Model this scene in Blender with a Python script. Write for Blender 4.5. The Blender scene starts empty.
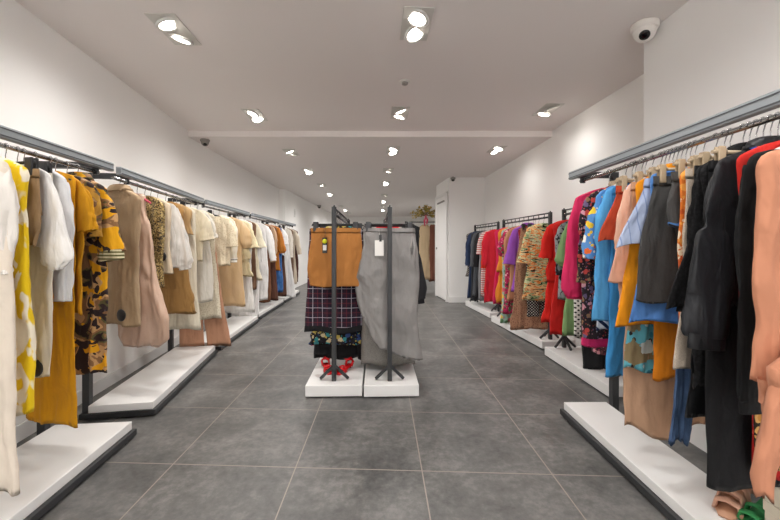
import bpy, bmesh, math, random
from math import sin, cos, pi, radians
from mathutils import Vector, Matrix, noise as mnoise

random.seed(7)
SC = bpy.context.scene
COL = SC.collection
F, CX, HY, HC = 365.0, 390.0, 245.0, 1.07      # focal length in px, principal column, horizon row, eye height

# ------------------------------------------------------------------ helpers
def lin(h):
    h = h.lstrip('#'); v = [int(h[i:i+2], 16) / 255 for i in (0, 2, 4)]
    return tuple(((c / 12.92) if c <= .04045 else ((c + .055) / 1.055) ** 2.4) for c in v) + (1.0,)

class MB:
    """collects shapes into one mesh"""
    def __init__(self): self.v = []; self.f = []; self.sm = []
    def add(self, vs, fs, smooth=True):
        b = len(self.v); self.v += [tuple(p) for p in vs]
        self.f += [tuple(i + b for i in f) for f in fs]; self.sm += [smooth] * len(fs); return self
    def box(self, x0, x1, y0, y1, z0, z1, bev=0.0):
        if bev <= 0:
            vs = [(x, y, z) for z in (z0, z1) for y in (y0, y1) for x in (x0, x1)]
            fs = [(0, 2, 3, 1), (4, 5, 7, 6), (0, 1, 5, 4), (2, 6, 7, 3), (0, 4, 6, 2), (1, 3, 7, 5)]
            return self.add(vs, fs, False)
        bm = bmesh.new(); bmesh.ops.create_cube(bm, size=1)
        for v in bm.verts:
            v.co = Vector(((x0 + x1) / 2 + v.co.x * (x1 - x0), (y0 + y1) / 2 + v.co.y * (y1 - y0), (z0 + z1) / 2 + v.co.z * (z1 - z0)))
        bmesh.ops.bevel(bm, geom=bm.edges[:], offset=bev, segments=2, affect='EDGES', profile=.5)
        bm.verts.index_update()
        self.add([v.co for v in bm.verts], [[v.index for v in f.verts] for f in bm.faces], False); bm.free(); return self
    def tube(self, pts, r, n=8, caps=True, flat=1.0, smooth=True):
        pts = [Vector(p) for p in pts]; rr = r if isinstance(r, (list, tuple)) else [r] * len(pts)
        vs = []; fs = []; ref = None
        for i, p in enumerate(pts):
            t = (pts[min(i + 1, len(pts) - 1)] - pts[max(i - 1, 0)]).normalized()
            if ref is None:
                ref = Vector((0, 1, 0)) if abs(t.y) < .9 else Vector((1, 0, 0))
            u = (ref - t * ref.dot(t)).normalized(); w = t.cross(u); ref = u
            for j in range(n):
                a = 2 * pi * j / n
                vs.append(p + u * cos(a) * rr[i] * flat + w * sin(a) * rr[i])
        for i in range(len(pts) - 1):
            for j in range(n):
                fs.append((i * n + j, i * n + (j + 1) % n, (i + 1) * n + (j + 1) % n, (i + 1) * n + j))
        self.add(vs, fs, smooth)
        if caps:
            b = len(vs); m = len(self.v) - b
            self.f.append(tuple(m + j for j in range(n))[::-1]); self.f.append(tuple(m + b - n + j for j in range(n)))
            self.sm += [False, False]
        return self
    def lathe(self, prof, n=24, at=(0, 0, 0), mat=None, smooth=True):
        vs = []; fs = []
        for r, z in prof:
            for j in range(n):
                a = 2 * pi * j / n; p = Vector((r * cos(a), r * sin(a), z))
                if mat: p = mat @ p
                vs.append(p + Vector(at))
        for i in range(len(prof) - 1):
            for j in range(n):
                fs.append((i * n + j, i * n + (j + 1) % n, (i + 1) * n + (j + 1) % n, (i + 1) * n + j))
        fs.append(tuple(range(n))[::-1]); fs.append(tuple((len(prof) - 1) * n + j for j in range(n)))
        return self.add(vs, fs, smooth)
    def build(self, name, mat, parent=None, fix=False):
        me = bpy.data.meshes.new(name); me.from_pydata(self.v, [], self.f)
        me.polygons.foreach_set('use_smooth', self.sm); me.update()
        if fix:
            bm = bmesh.new(); bm.from_mesh(me); bmesh.ops.recalc_face_normals(bm, faces=bm.faces[:]); bm.to_mesh(me); bm.free()
        o = bpy.data.objects.new(name, me); COL.objects.link(o)
        if mat: me.materials.append(mat)
        if parent: o.parent = parent
        return o

def tag(o, label=None, cat=None, group=None, kind=None):
    if label: o['label'] = label
    if cat: o['category'] = cat
    if group: o['group'] = group
    if kind: o['kind'] = kind
    return o
def empty(name, loc, rz=0.0, **kw):
    o = bpy.data.objects.new(name, None); COL.objects.link(o); o.empty_display_size = .05
    o.location = loc; o.rotation_euler = (0, 0, rz); tag(o, **kw); return o
def copy_tree(o, parent=None):
    c = o.copy(); COL.objects.link(c)
    if parent: c.parent = parent
    for ch in list(o.children): copy_tree(ch, c)
    return c

# ------------------------------------------------------------------ materials
class NT:
    def __init__(self, name):
        self.m = bpy.data.materials.new(name); self.m.use_nodes = True
        self.t = self.m.node_tree; self.n = self.t.nodes; self.b = self.n['Principled BSDF']
        self.out = self.n['Material Output']; self._c = None
    def new(self, typ, **kw):
        nd = self.n.new(typ)
        for k, v in kw.items():
            if k in nd.inputs: nd.inputs[k].default_value = v
            else: setattr(nd, k, v)
        return nd
    def link(self, a, b): self.t.links.new(a, b)
    def coord(self, scale=(1, 1, 1), rot=(0, 0, 0)):
        if self._c is None: self._c = self.new('ShaderNodeTexCoord').outputs['Object']
        mp = self.new('ShaderNodeMapping'); mp.inputs['Scale'].default_value = scale; mp.inputs['Rotation'].default_value = rot
        self.link(self._c, mp.inputs['Vector']); return mp.outputs['Vector']
    def math(self, op, a, b=None, c=None):
        nd = self.new('ShaderNodeMath', operation=op)
        for i, x in enumerate((a, b, c)):
            if x is None: continue
            if isinstance(x, (int, float)): nd.inputs[i].default_value = x
            else: self.link(x, nd.inputs[i])
        return nd.outputs[0]
    def ramp(self, fac, stops, const=False):
        r = self.new('ShaderNodeValToRGB'); e = r.color_ramp.elements
        if const: r.color_ramp.interpolation = 'CONSTANT'
        while len(e) < len(stops): e.new(.5)
        for el, (p, c) in zip(e, stops): el.position = p; el.color = lin(c) if isinstance(c, str) else c
        self.link(fac, r.inputs[0]); return r.outputs['Color']
    def mix(self, fac, a, b):
        m = self.new('ShaderNodeMix', data_type='RGBA')
        for s, x in ((m.inputs[0], fac), (m.inputs[6], a), (m.inputs[7], b)):
            if isinstance(x, str): s.default_value = lin(x)
            elif isinstance(x, (int, float)): s.default_value = x
            else: self.link(x, s)
        return m.outputs[2]
    def sep(self, vec):
        s = self.new('ShaderNodeSeparateXYZ'); self.link(vec, s.inputs[0]); return s.outputs
    def noise(self, scale, detail=2, vscale=(1, 1, 1), rough=.5, dist=0.0, rot=(0, 0, 0)):
        nd = self.new('ShaderNodeTexNoise', Scale=scale, Detail=detail, Roughness=rough, Distortion=dist)
        self.link(self.coord(vscale, rot), nd.inputs['Vector']); return nd.outputs['Fac']
    def voro(self, scale, feature='F1', rand=1.0, vscale=(1, 1, 1)):
        nd = self.new('ShaderNodeTexVoronoi', feature=feature, Scale=scale)
        if 'Randomness' in nd.inputs: nd.inputs['Randomness'].default_value = rand
        self.link(self.coord(vscale), nd.inputs['Vector']); return nd

def simple(name, col, rough=.5, metal=0.0, emit=None, es=0.0, spec=.5):
    k = NT(name); k.b.inputs['Base Color'].default_value = lin(col); k.b.inputs['Roughness'].default_value = rough
    k.b.inputs['Metallic'].default_value = metal; k.b.inputs['Specular IOR Level'].default_value = spec
    if emit: k.b.inputs['Emission Color'].default_value = lin(emit); k.b.inputs['Emission Strength'].default_value = es
    return k.m

_cloth = {}
def cloth(pat, *c):
    key = (pat,) + c
    if key in _cloth: return _cloth[key]
    k = NT(pat + '_cloth_' + str(len(_cloth))); b = k.b
    b.inputs['Roughness'].default_value = .85; b.inputs['Specular IOR Level'].default_value = .25
    b.inputs['Sheen Weight'].default_value = .03; b.inputs['Sheen Roughness'].default_value = .5
    weave, wstr = 900, .12; alpha = None; wrinkle = .55
    if pat == 'plain': col = k.mix(k.math('MULTIPLY', k.noise(14, 4), .16), c[0], '#2a2622' if lin(c[0])[0] > .2 else '#2c2c30')
    elif pat == 'knit':
        n = k.noise(260, 2); col = k.mix(k.math('MULTIPLY', n, .35), c[0], c[1]); weave, wstr = 300, .5
    elif pat == 'tweed':
        n = k.noise(420, 2); col = k.ramp(n, [(.4, c[0]), (.6, c[1])]); weave, wstr = 350, .5
    elif pat == 'satin':
        col = k.mix(k.math('MULTIPLY', k.noise(5, 2), .1), c[0], '#ffffff'); b.inputs['Roughness'].default_value = .36
        b.inputs['Specular IOR Level'].default_value = .45; wstr = .03; wrinkle = .3
    elif pat == 'leather':
        col = k.mix(.0, c[0], c[0]); b.inputs['Roughness'].default_value = .42; wstr = .05
    elif pat == 'camo':
        n1 = k.noise(7, 2, (1, 1, 1.25), .45, 1.0); base = k.ramp(n1, [(0, c[0]), (.42, c[1]), (.48, c[2]), (.55, c[4]), (.59, c[0])], True)
        n2 = k.noise(6.5, 2, (1.1, 1, 1.3), .45, 1.0, (.4, .9, .2)); msk = k.math('GREATER_THAN', n2, .60)
        col = k.mix(msk, base, c[3])
        n3 = k.noise(9, 2, (1, 1, 1.5), .45, 1.0, (1.4, .2, 1.2)); col = k.mix(k.math('GREATER_THAN', n3, .60), col, c[0])
    elif pat == 'blotch':
        n = k.noise(c[2] if len(c) > 2 else 13, 2, (1, 1, .55), .5, .8, (0, .5, 0)); col = k.ramp(n, [(.44, c[0]), (.48, c[1])])
    elif pat == 'floral':
        sc = c[-1]; v = k.voro(sc); cell = v.outputs['Color']; sx = k.sep(cell)
        cs = c[1:-1]; fl = k.ramp(sx[0], [(i / len(cs), x) for i, x in enumerate(cs)], True)
        dn = k.math('ADD', v.outputs['Distance'], k.math('MULTIPLY', k.math('SUBTRACT', k.noise(sc * 3, 2), .5), .5))
        col = k.mix(k.math('LESS_THAN', dn, .42), c[0], fl)
        v2 = k.voro(sc * 2.3, vscale=(1.1, 1, .9)); s2 = k.sep(v2.outputs['Color'])
        fl2 = k.ramp(s2[1], [(i / len(cs), x) for i, x in enumerate(reversed(cs))], True)
        col = k.mix(k.math('MULTIPLY', k.math('LESS_THAN', v2.outputs['Distance'], .3), k.math('GREATER_THAN', dn, .42)), col, fl2)
    elif pat == 'leopard':
        v = k.voro(c[3] if len(c) > 3 else 26, 'DISTANCE_TO_EDGE', 1.0, (1, 1, .8))
        d = k.math('ADD', v.outputs['Distance'], k.math('MULTIPLY', k.math('SUBTRACT', k.noise(60, 2), .5), .25))
        col = k.ramp(d, [(0, c[0]), (.10, c[1]), (.26, c[2])], True)
    elif pat == 'dots':
        v = k.voro(c[2], 'F1', 0.0, (1, 1, 1)); s = k.sep(k.coord((c[2], c[2], c[2]), (0, pi / 4, 0)))
        fx = k.math('SUBTRACT', k.math('FRACT', s[0]), .5); fz = k.math('SUBTRACT', k.math('FRACT', s[2]), .5)
        r = k.math('ADD', k.math('MULTIPLY', fx, fx), k.math('MULTIPLY', fz, fz)); col = k.mix(k.math('LESS_THAN', r, .085), c[0], c[1])
    elif pat == 'stripes':
        s = k.sep(k.coord((c[2],) * 3, (0, c[3] if len(c) > 3 else 0, 0))); w = c[4] if len(c) > 4 else .5
        col = k.mix(k.math('LESS_THAN', k.math('FRACT', k.math('ADD', s[0], 50)), w), c[0], c[1])
    elif pat == 'plaid':
        s = k.sep(k.coord((1, 1, 1)))
        def ln(ax, per, w, off=0.0): return k.math('LESS_THAN', k.math('FRACT', k.math('ADD', k.math('DIVIDE', s[ax], per), 50 + off)), w)
        col = k.mix(k.math('MULTIPLY', ln(0, .075, .45, .3), .6), c[0], c[1]); col = k.mix(k.math('MULTIPLY', ln(2, .075, .45, .3), .6), col, c[1])
        for ax in (0, 2):
            col = k.mix(k.math('MULTIPLY', ln(ax, .0375, .09, .1), .55), col, c[2]); col = k.mix(k.math('MULTIPLY', ln(ax, .075, .06, .55), .8), col, c[3])
    elif pat == 'lace':
        v = k.voro(c[2] if len(c) > 2 else 75); m = k.math('LESS_THAN', v.outputs['Distance'], .34); col = k.mix(k.math('MULTIPLY', m, .75), c[0], c[1]); weave, wstr = 150, .5
    elif pat == 'eyelet':
        v = k.voro(90); m = k.math('GREATER_THAN', v.outputs['Distance'], .45); col = k.mix(m, c[0], c[1]); weave, wstr = 120, .9
    elif pat == 'sheer':
        col = k.mix(.0, c[0], c[0]); alpha = c[1]; wrinkle = .8
    elif pat == 'sequin':
        v = k.voro(130); s = k.sep(v.outputs['Color']); col = k.ramp(s[0], [(0, c[0]), (.4, c[1]), (.75, c[2])], True)
        b.inputs['Roughness'].default_value = .35; b.inputs['Metallic'].default_value = .35
    elif pat == 'streak':
        n = k.noise(9, 2, (1, 1, 3.2), .5, 1.5, (0, .6, 0)); cs = c
        lo, hi = .32, .70
        col = k.ramp(n, [(0, cs[0])] + [(lo + (hi - lo) * i / (len(cs) - 1), x) for i, x in enumerate(cs[1:])], True)
        w = k.noise(20, 2, (.6, 1, 4), .5, .8, (0, -.5, 0)); col = k.mix(k.math('GREATER_THAN', w, .6), col, cs[0])
    elif pat == 'denim':
        col = k.ramp(k.noise(60, 4, (1, 1, .25)), [(.35, c[0]), (.65, c[1])])
    if isinstance(col, str): b.inputs['Base Color'].default_value = lin(col)
    else: k.link(col, b.inputs['Base Color'])
    bw = k.new('ShaderNodeBump', Strength=wstr, Distance=.0015); k.link(k.noise(weave, 2), bw.inputs['Height'])
    b2 = k.new('ShaderNodeBump', Strength=wrinkle, Distance=.055)
    k.link(k.math('ADD', k.noise(11, 2, (1, 1, .16), .5, .5), k.math('MULTIPLY', k.noise(24, 2, (1, 1, .45), .5, .4), .3)), b2.inputs['Height'])
    k.link(bw.outputs[0], b2.inputs['Normal']); k.link(b2.outputs[0], b.inputs['Normal'])
    if alpha is not None: b.inputs['Alpha'].default_value = alpha
    _cloth[key] = k.m; return k.m

def paint(name, col, bump=.02):
    k = NT(name); n = k.noise(1.3, 3); k.link(k.mix(k.math('MULTIPLY', n, .06), col, '#b8b2ac'), k.b.inputs['Base Color'])
    k.b.inputs['Roughness'].default_value = .75; k.b.inputs['Specular IOR Level'].default_value = .25
    bp = k.new('ShaderNodeBump', Strength=.08, Distance=bump * .1); k.link(k.noise(180, 2), bp.inputs['Height']); k.link(bp.outputs[0], k.b.inputs['Normal'])
    return k.m
M_WALL = paint('wall_paint', '#f3f2f0'); M_CEIL = paint('ceiling_paint', '#ebe5e2')
M_TRIM = simple('white_trim', '#e6e5e3', .45); M_PLINTH = simple('white_laminate', '#e4e3e1', .38); 
M_BLACK = simple('black_powder_coat', '#2e2f31', .5); M_DARK = simple('dark_frame', '#3a3b3d', .45)
M_ALU = simple('grey_aluminium', '#979ea3', .4, .2); M_ALUD = simple('groove_dark', '#4a4d50', .5)
M_CHROME = simple('chrome', '#b9b9ba', .22, 1.0); M_BPL = simple('black_plastic', '#242426', .4)
M_WPL = simple('white_plastic', '#e3ded8', .4); M_BEIGEPL = simple('clear_beige_plastic', '#b09c80', .35)
M_PINKSAT = cloth('satin', '#d8435f'); M_LAMP = simple('lamp_glow', '#ffffff', .5, 0, '#fff6ea', 26.0)
M_GREYPL = simple('grey_plastic', '#8a8580', .5); M_GLASSBLK = simple('lens_black', '#101114', .1)
M_DOOR = simple('door_white', '#eceae8', .4)

def floor_mat():
    k = NT('grey_stone_tile'); tc = k.new('ShaderNodeTexCoord').outputs['Object']; s = k.sep(tc)
    u = k.math('DIVIDE', k.math('ADD', k.math('ADD', s[0], k.math('MULTIPLY', s[1], .0192)), .420), .605)
    v = k.math('DIVIDE', k.math('ADD', k.math('ADD', s[1], k.math('MULTIPLY', s[0], .045)), -1.736), .61)
    fu = k.math('FRACT', k.math('ADD', u, 100)); fv = k.math('FRACT', k.math('ADD', v, 100))
    eu = k.math('MINIMUM', fu, k.math('SUBTRACT', 1.0, fu)); ev = k.math('MINIMUM', fv, k.math('SUBTRACT', 1.0, fv))
    e = k.math('MINIMUM', eu, ev); g = k.math('LESS_THAN', e, .0045)
    wn = k.new('ShaderNodeTexWhiteNoise'); cb = k.new('ShaderNodeCombineXYZ')
    k.link(k.math('FLOOR', u), cb.inputs[0]); k.link(k.math('FLOOR', v), cb.inputs[1]); k.link(cb.outputs[0], wn.inputs['Vector'])
    n = k.math('ADD', k.math('MULTIPLY', k.noise(3.2, 6, (1, 1, 1), .62, .4), .6), k.math('MULTIPLY', k.noise(26, 5, (1, 1, 1), .7), .4))
    base = k.ramp(n, [(.36, '#434342'), (.5, '#5d5c5a'), (.64, '#7a7875')])
    base = k.mix(k.math('MULTIPLY', wn.outputs['Value'], .12), base, '#55585a')
    k.link(k.mix(g, base, '#8b8279'), k.b.inputs['Base Color'])
    k.link(k.math('ADD', .36, k.math('MULTIPLY', n, .22)), k.b.inputs['Roughness']); k.b.inputs['Specular IOR Level'].default_value = .5
    bp = k.new('ShaderNodeBump', Strength=.25, Distance=.003)
    k.link(k.math('ADD', k.math('MULTIPLY', k.noise(60, 4), .3), k.math('GREATER_THAN', e, .0045)), bp.inputs['Height']); k.link(bp.outputs[0], k.b.inputs['Normal'])
    return k.m

# ------------------------------------------------------------------ the room
H1, H2, YB = 2.40, 2.33, 4.25
def struct(name, mb, mat):
    o = mb.build(name, mat, fix=True); o['kind'] = 'structure'; return o
def wall_poly(name, pts, z0, z1, th, mat=None):
    """vertical slab following a plan polyline, th = offset of the outer face"""
    mb = MB(); n = len(pts); out = []
    for i, p in enumerate(pts):
        a = Vector(pts[max(i - 1, 0)]); b = Vector(pts[min(i + 1, n - 1)]); t = (b - a).normalized(); out.append((p[0] + t.y * th, p[1] - t.x * th))
    vs = [(x, y, z) for z in (z0, z1) for x, y in pts] + [(x, y, z) for z in (z0, z1) for x, y in out]; fs = []
    for i in range(n - 1):
        fs += [(i, i + 1, n + i + 1, n + i), (2*n + i, 3*n + i, 3*n + i + 1, 2*n + i + 1), (n + i, n + i + 1, 3*n + i + 1, 3*n + i), (i, 2*n + i, 2*n + i + 1, i + 1)]
    fs += [(0, n, 3*n, 2*n), (n - 1, 3*n - 1, 4*n - 1, 2*n - 1)] if False else [(0, n, 3*n, 2*n), (n - 1, 3*n - 1, 4*n - 1, 2*n - 1)]
    mb.add(vs, fs, False); return struct(name, mb, mat or M_WALL)

YF = -2.6
struct('floor', MB().box(-3.2, 2.6, YF - .2, 16.6, -.1, 0), floor_mat())
struct('ceiling_near', MB().box(-3.2, 2.6, YF - .2, YB, H1, H1 + .12), M_CEIL).name = 'ceiling'
struct('ceiling_far', MB().box(-3.2, 2.6, YB, 16.6, H2, H2 + .19), M_CEIL).name = 'ceiling'
LW = [(-1.42, YF), (-1.77, 0), (-2.348, 4.25), (-2.46, 7.2), (-2.48, 8.15), (-2.36, 8.2), (-2.37, 16.2)]
wall_poly('wall_left', LW, 0, 2.45, -.15)
wall_poly('wall_right', [(2.0, 2.33), (1.88, 4.4), (1.775, 6.8)], 0, 2.45, .15)
struct('wall_right_near', MB().add([(1.72, YF, 0), (2.2, YF, 0), (2.2, 2.33, 0), (1.62, 2.33, 0), (1.72, YF, 2.45), (2.2, YF, 2.45), (2.2, 2.33, 2.45), (1.62, 2.33, 2.45)],
       [(0, 1, 2, 3), (4, 5, 6, 7), (0, 1, 5, 4), (1, 2, 6, 5), (2, 3, 7, 6), (3, 0, 4, 7)], False), M_WALL)
struct('wall_right_far', MB().add([(1.10, 6.8, 0), (2.1, 6.8, 0), (2.1, 7.75, 0), (.985, 7.75, 0), (1.10, 6.8, 2.45), (2.1, 6.8, 2.45), (2.1, 7.75, 2.45), (.985, 7.75, 2.45)],
       [(0, 1, 2, 3), (4, 5, 6, 7), (0, 1, 5, 4), (1, 2, 6, 5), (2, 3, 7, 6), (3, 0, 4, 7)], False), M_WALL)
struct('wall_right_rear', MB().box(1.75, 1.9, 7.75, 16.2, 0, 2.45), M_WALL)
struct('wall_back', MB().box(-2.6, 2.0, 16.2, 16.35, 0, 2.45), M_WALL)
# unseen shop front behind the camera: piers, head and one pane added for daylight
mb = MB(); mb.box(-1.9, -1.2, YF - .12, YF, 0, 2.42); mb.box(1.4, 2.3, YF - .12, YF, 0, 2.42); mb.box(-1.2, 1.4, YF - .12, YF, 2.2, 2.42); mb.box(-1.2, 1.4, YF - .12, YF, 0, .15)
struct('wall_front', mb, M_WALL)
gm = NT('added_window_glass'); gm.b.inputs['Transmission Weight'].default_value = 1; gm.b.inputs['Roughness'].default_value = 0; gm.b.inputs['IOR'].default_value = 1.02
struct('added_window_1', MB().box(-1.2, 1.4, YF - .07, YF - .06, .15, 2.2), gm.m)
# baseboards
def base_poly(name, pts): wall_poly(name, pts, 0, .09, .012, M_TRIM)
base_poly('baseboard_left', [(p[0] + .0125, p[1]) for p in LW[1:5]])
struct('baseboard_right', MB().box(1.09, 1.78, 6.785, 6.80, 0, .10), M_TRIM)
# door on the side of the far block
dv = Vector((-.115, .95, 0)).normalized(); rz = math.atan2(-dv.x, dv.y)
d = empty('door_1', (1.10 - .012, 6.8, 0), rz, kind='structure')
MB().box(-.02, 0, .10, .86, .02, 2.02, .004).build('door_panel', M_DOOR, d)
mb = MB(); mb.box(-.03, 0, .05, .10, 0, 2.07); mb.box(-.03, 0, .86, .91, 0, 2.07); mb.box(-.03, 0, .05, .91, 2.02, 2.07); mb.build('door_frame', M_TRIM, d)
tag(MB().box(-.034, -.02, .2, .72, 1.90, 1.93).build('vent_slot', M_GREYPL, d), 'grey slot across the top of the door')
mb = MB(); mb.box(-.03, -.02, .76, .82, .98, 1.02, .002).build('handle', M_CHROME, d)

# ------------------------------------------------------------------ ceiling things
M_BEZ = simple('lamp_bezel', '#d8d6d2', .35); M_PANEL = simple('lamp_panel', '#cfccc6', .4)
ORD = ['first', 'second', 'third', 'fourth', 'fifth', 'sixth', 'seventh', 'eighth', 'ninth']
def make_downlight(tilt):
    root = empty('ceiling_spotlight', (0, 0, 0))
    fr = MB(); fr.box(-.0875, .0875, -.165, .165, -.006, 0, .002); fr.build('frame', M_PANEL, root)
    for sy, tl in ((-1, tilt[0]), (1, tilt[1])):
        mt = Matrix.Rotation(tl[0], 4, 'X') @ Matrix.Rotation(tl[1], 4, 'Y')
        r = MB().lathe([(.070, -.004), (.074, -.012), (.068, -.020), (.054, -.018), (.052, -.010)], 28, (0, sy * .078, -.004), mt).build('lamp_ring', M_BEZ, root)
        l = MB().lathe([(.001, -.015), (.050, -.0152), (.052, -.012)], 24, (0, sy * .078, -.0045), mt).build('lamp', M_LAMP, r); l['label'] = 'glowing white lamp'
    return root
protos = [make_downlight(((.15, -.35), (.15, .25))), make_downlight(((-.1, .3), (-.25, -.3)))]
rows = {'left': [(-1.33, 2.256), (-1.38, 3.73), (-1.34, 4.95), (-1.39, 6.2), (-1.43, 7.67), (-1.48, 9.0), (-1.58, 11.8), (-1.60, 13.1), (-1.63, 14.4)],
        'centre': [(.157, 2.2), (.10, 3.67), (.04, 4.84), (-.03, 6.13), (-.08, 7.4), (-.14, 9.2), (-.18, 10.5), (-.22, 11.8), (-.25, 13.1)],
        'right': [(1.55, 3.59), (1.40, 4.8), (1.13, 11.5)]}
used = [False, False]
for rn, pts in rows.items():
    for i, (x, y) in enumerate(pts):
        z = H1 if y < YB else H2
        p = (i + (rn == 'centre')) % 2
        o = protos[p] if not used[p] else copy_tree(protos[p]); used[p] = True
        o.location = (x, y, z); o.rotation_euler.z = radians(2.5)
        w = {'left': 'left-hand row', 'centre': 'middle row', 'right': 'short right-hand row'}[rn]
        tag(o, f'twin white recessed ceiling spotlight, {ORD[i]} from the front in the {w}', 'ceiling light', 'twin ceiling spotlights')
        ld = bpy.data.lights.new('spot_light', 'SPOT'); ld.energy = 1.0; ld.spot_size = radians(165); ld.spot_blend = 1.0; ld.shadow_soft_size = .07; ld.color = (1, .97, .94)
        ld.energy = (16 if rn == 'right' else 62) if y < 8 else 62
        lo = bpy.data.objects.new('spot_light', ld); COL.objects.link(lo); lo.location = (x, y, z - .05)

for x, y in ((-1.28, .75), (.2, .72), (.95, .80), (-1.2, -.75), (.25, -.75), (1.2, -.7)):       # added bare lights continue the rows behind the camera, brightening the near clothes
    ld = bpy.data.lights.new('spot_light', 'SPOT'); ld.energy = 36; ld.spot_size = radians(165); ld.spot_blend = 1.0; ld.shadow_soft_size = .07; ld.color = (1, .97, .94)
    lo = bpy.data.objects.new('spot_light', ld); COL.objects.link(lo); lo.location = (x, y, H1 - .05)
def dome_cam(x, y, z, s, body, label, ang, tl=.7):
    r = empty('security_camera', (x, y, z), ang, label=label, cat='security camera', group='security cameras')
    MB().lathe([(.058*s, 0), (.060*s, -.008*s), (.058*s, -.026*s), (.052*s, -.032*s)], 28).build('mount', body, r)
    mt = Matrix.Rotation(tl, 4, 'X')
    MB().lathe([(.046*s, .03*s), (.050*s, .01*s), (.047*s, -.022*s), (.040*s, -.040*s), (.030*s, -.046*s)], 28, (0, 0, -.032*s), mt).build('housing', body, r)
    le = MB().lathe([(.023*s, -.044*s), (.023*s, -.049*s), (.010*s, -.050*s)], 24, (0, 0, -.032*s), mt).build('lens', M_GLASSBLK, r)
    return r
dome_cam(1.535, 2.20, H1, 1.25, M_WPL, 'white dome security camera with dark lens at the near right wall corner', -.62, -.75)
dome_cam(-2.21, 4.36, H2, .9, M_GREYPL, 'small grey dome security camera under the ceiling step by the left wall', .47, -.6)
dome_cam(1.16, 6.72, H2 - .02, .8, M_GREYPL, 'small grey dome camera at the corner of the far white block', -.17, -.8)
dome_cam(-2.25, 11.6, H2, 1.1, M_GREYPL, 'tiny dark dome camera far back on the left wall', .19, -.6)
o = empty('smoke_detector', (.12, 2.83 + .14, H1), label='small round smoke detector between the first two spotlights of the middle row', cat='smoke detector')
MB().lathe([(.045, 0), (.046, -.006), (.040, -.010)], 24).build('base', M_BEZ, o); MB().lathe([(.026, -.010), (.024, -.024), (.012, -.027)], 20).build('sensor_cap', M_GREYPL, o)
o = empty('light_switch', (-2.352, 9.0, 1.86), label='white wall plate high on the left wall behind the rails', cat='switch plate')
MB().box(0, .012, -.06, .06, -.1, .1, .003).build('plate', M_TRIM, o); MB().box(.012, .018, -.03, .03, -.05, .05, .002).build('rocker', M_BEZ, o)

# ------------------------------------------------------------------ racks
RACK = {}
def frame(P0, P1):
    dx, dy = P1[0] - P0[0], P1[1] - P0[1]; return math.hypot(dx, dy), math.atan2(-dx, dy)
def rack_wall(key, P0, P1, s, fo, bo, label, pf=.045, ys=0.0):
    """P0->P1 plan line of the front rail's outer face; s=+1 aisle on +x; fo/bo front/back offsets of the plinth"""
    L, rz = frame(P0, P1); r = empty('clothes_rack', (P0[0], P0[1], 0), rz, label=label, cat='clothes rack', group='wall clothes racks with white plinths')
    X = lambda a: s * a
    def bx(mb, a, b, y0, y1, z0, z1, bev=0): x0, x1 = sorted((X(a), X(b))); return mb.box(x0, x1, y0, y1, z0, z1, bev)
    m = MB(); bx(m, -.03, 0, 0, L, 1.478, 1.525, .003); m.build('front_rail', M_ALU, r)
    m = MB(); bx(m, 0, .002, .002, L - .002, 1.484, 1.489); bx(m, 0, .002, .002, L - .002, 1.512, 1.516); tag(m.build('rail_groove', M_ALUD, r), 'dark line along the grey rail')
    m = MB(); m.tube([(X(-.062), .03, 1.465), (X(-.062), L - .03, 1.465)], .010, 10); m.build('hanging_rod', M_CHROME, r)
    for y in (ys + .05, L - .05):
        m = MB(); bx(m, bo, bo + .04, y - .02, y + .02, .045, 1.50, .003); m.build('post', M_BLACK, r)
        m = MB(); bx(m, bo, -.03, y - .02, y + .02, 1.482, 1.515, .003); bx(m, -.075, -.05, y - .008, y + .008, 1.45, 1.482); m.build('arm', M_BLACK, r)
    m = MB(); bx(m, fo - .035, fo, ys, L, .012, pf, .003); bx(m, bo, bo + .035, ys, L, .012, pf, .003)
    for y0 in (ys, L - .035): bx(m, bo + .03, fo - .03, y0, y0 + .035, .012, pf)
    m.build('base_frame', M_BLACK, r)
    for a in (bo + .02, fo - .02):
        for y in (ys + .08, L - .08): MB().lathe([(.012, 0), (.014, .004), (.012, .014)], 12, (X(a), y, 0)).build('foot', M_BPL, r)
    m = MB(); bx(m, bo + .045, fo - .02, ys + .01, L - .01, pf, .09, .003); m.build('plinth_board', M_PLINTH, r)
    Ax = lambda t: (P0[0] + (P1[0]-P0[0]) * t, P0[1] + (P1[1]-P0[1]) * t)
    ox = -.062 * s
    RACK[key] = dict(P0=(P0[0] + ox, P0[1]), P1=(P1[0] + ox, P1[1]), s=s, z=1.465, rr=.010)
rack_wall('L1', (-1.385, .55), (-1.535, 2.03), 1, .12, -.34, 'grey-railed clothes rack nearest the camera on the left, mustard clothes on it')
rack_wall('L2', (-1.56, 2.12), (-1.812, 3.56), 1, .125, -.30, 'second grey-railed clothes rack along the left wall, behind the camouflage dress', ys=.135)
rack_wall('L3', (-1.83, 3.66), (-1.945, 5.07), 1, .13, -.28, 'third clothes rack along the left wall holding cream blouses')
rack_wall('L4', (-1.95, 5.2), (-2.01, 6.62), 1, .10, -.30, 'fourth clothes rack along the left wall, brown and white clothes')
rack_wall('L5', (-2.015, 6.72), (-2.05, 7.95), 1, .09, -.28, 'farthest clothes rack on the left, partly behind the plaid skirt')
rack_wall('R1', (1.135, .45), (1.12, 2.29), -1, .055, -.275, 'grey-railed clothes rack nearest the camera on the right, coral blouse on it')

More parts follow.
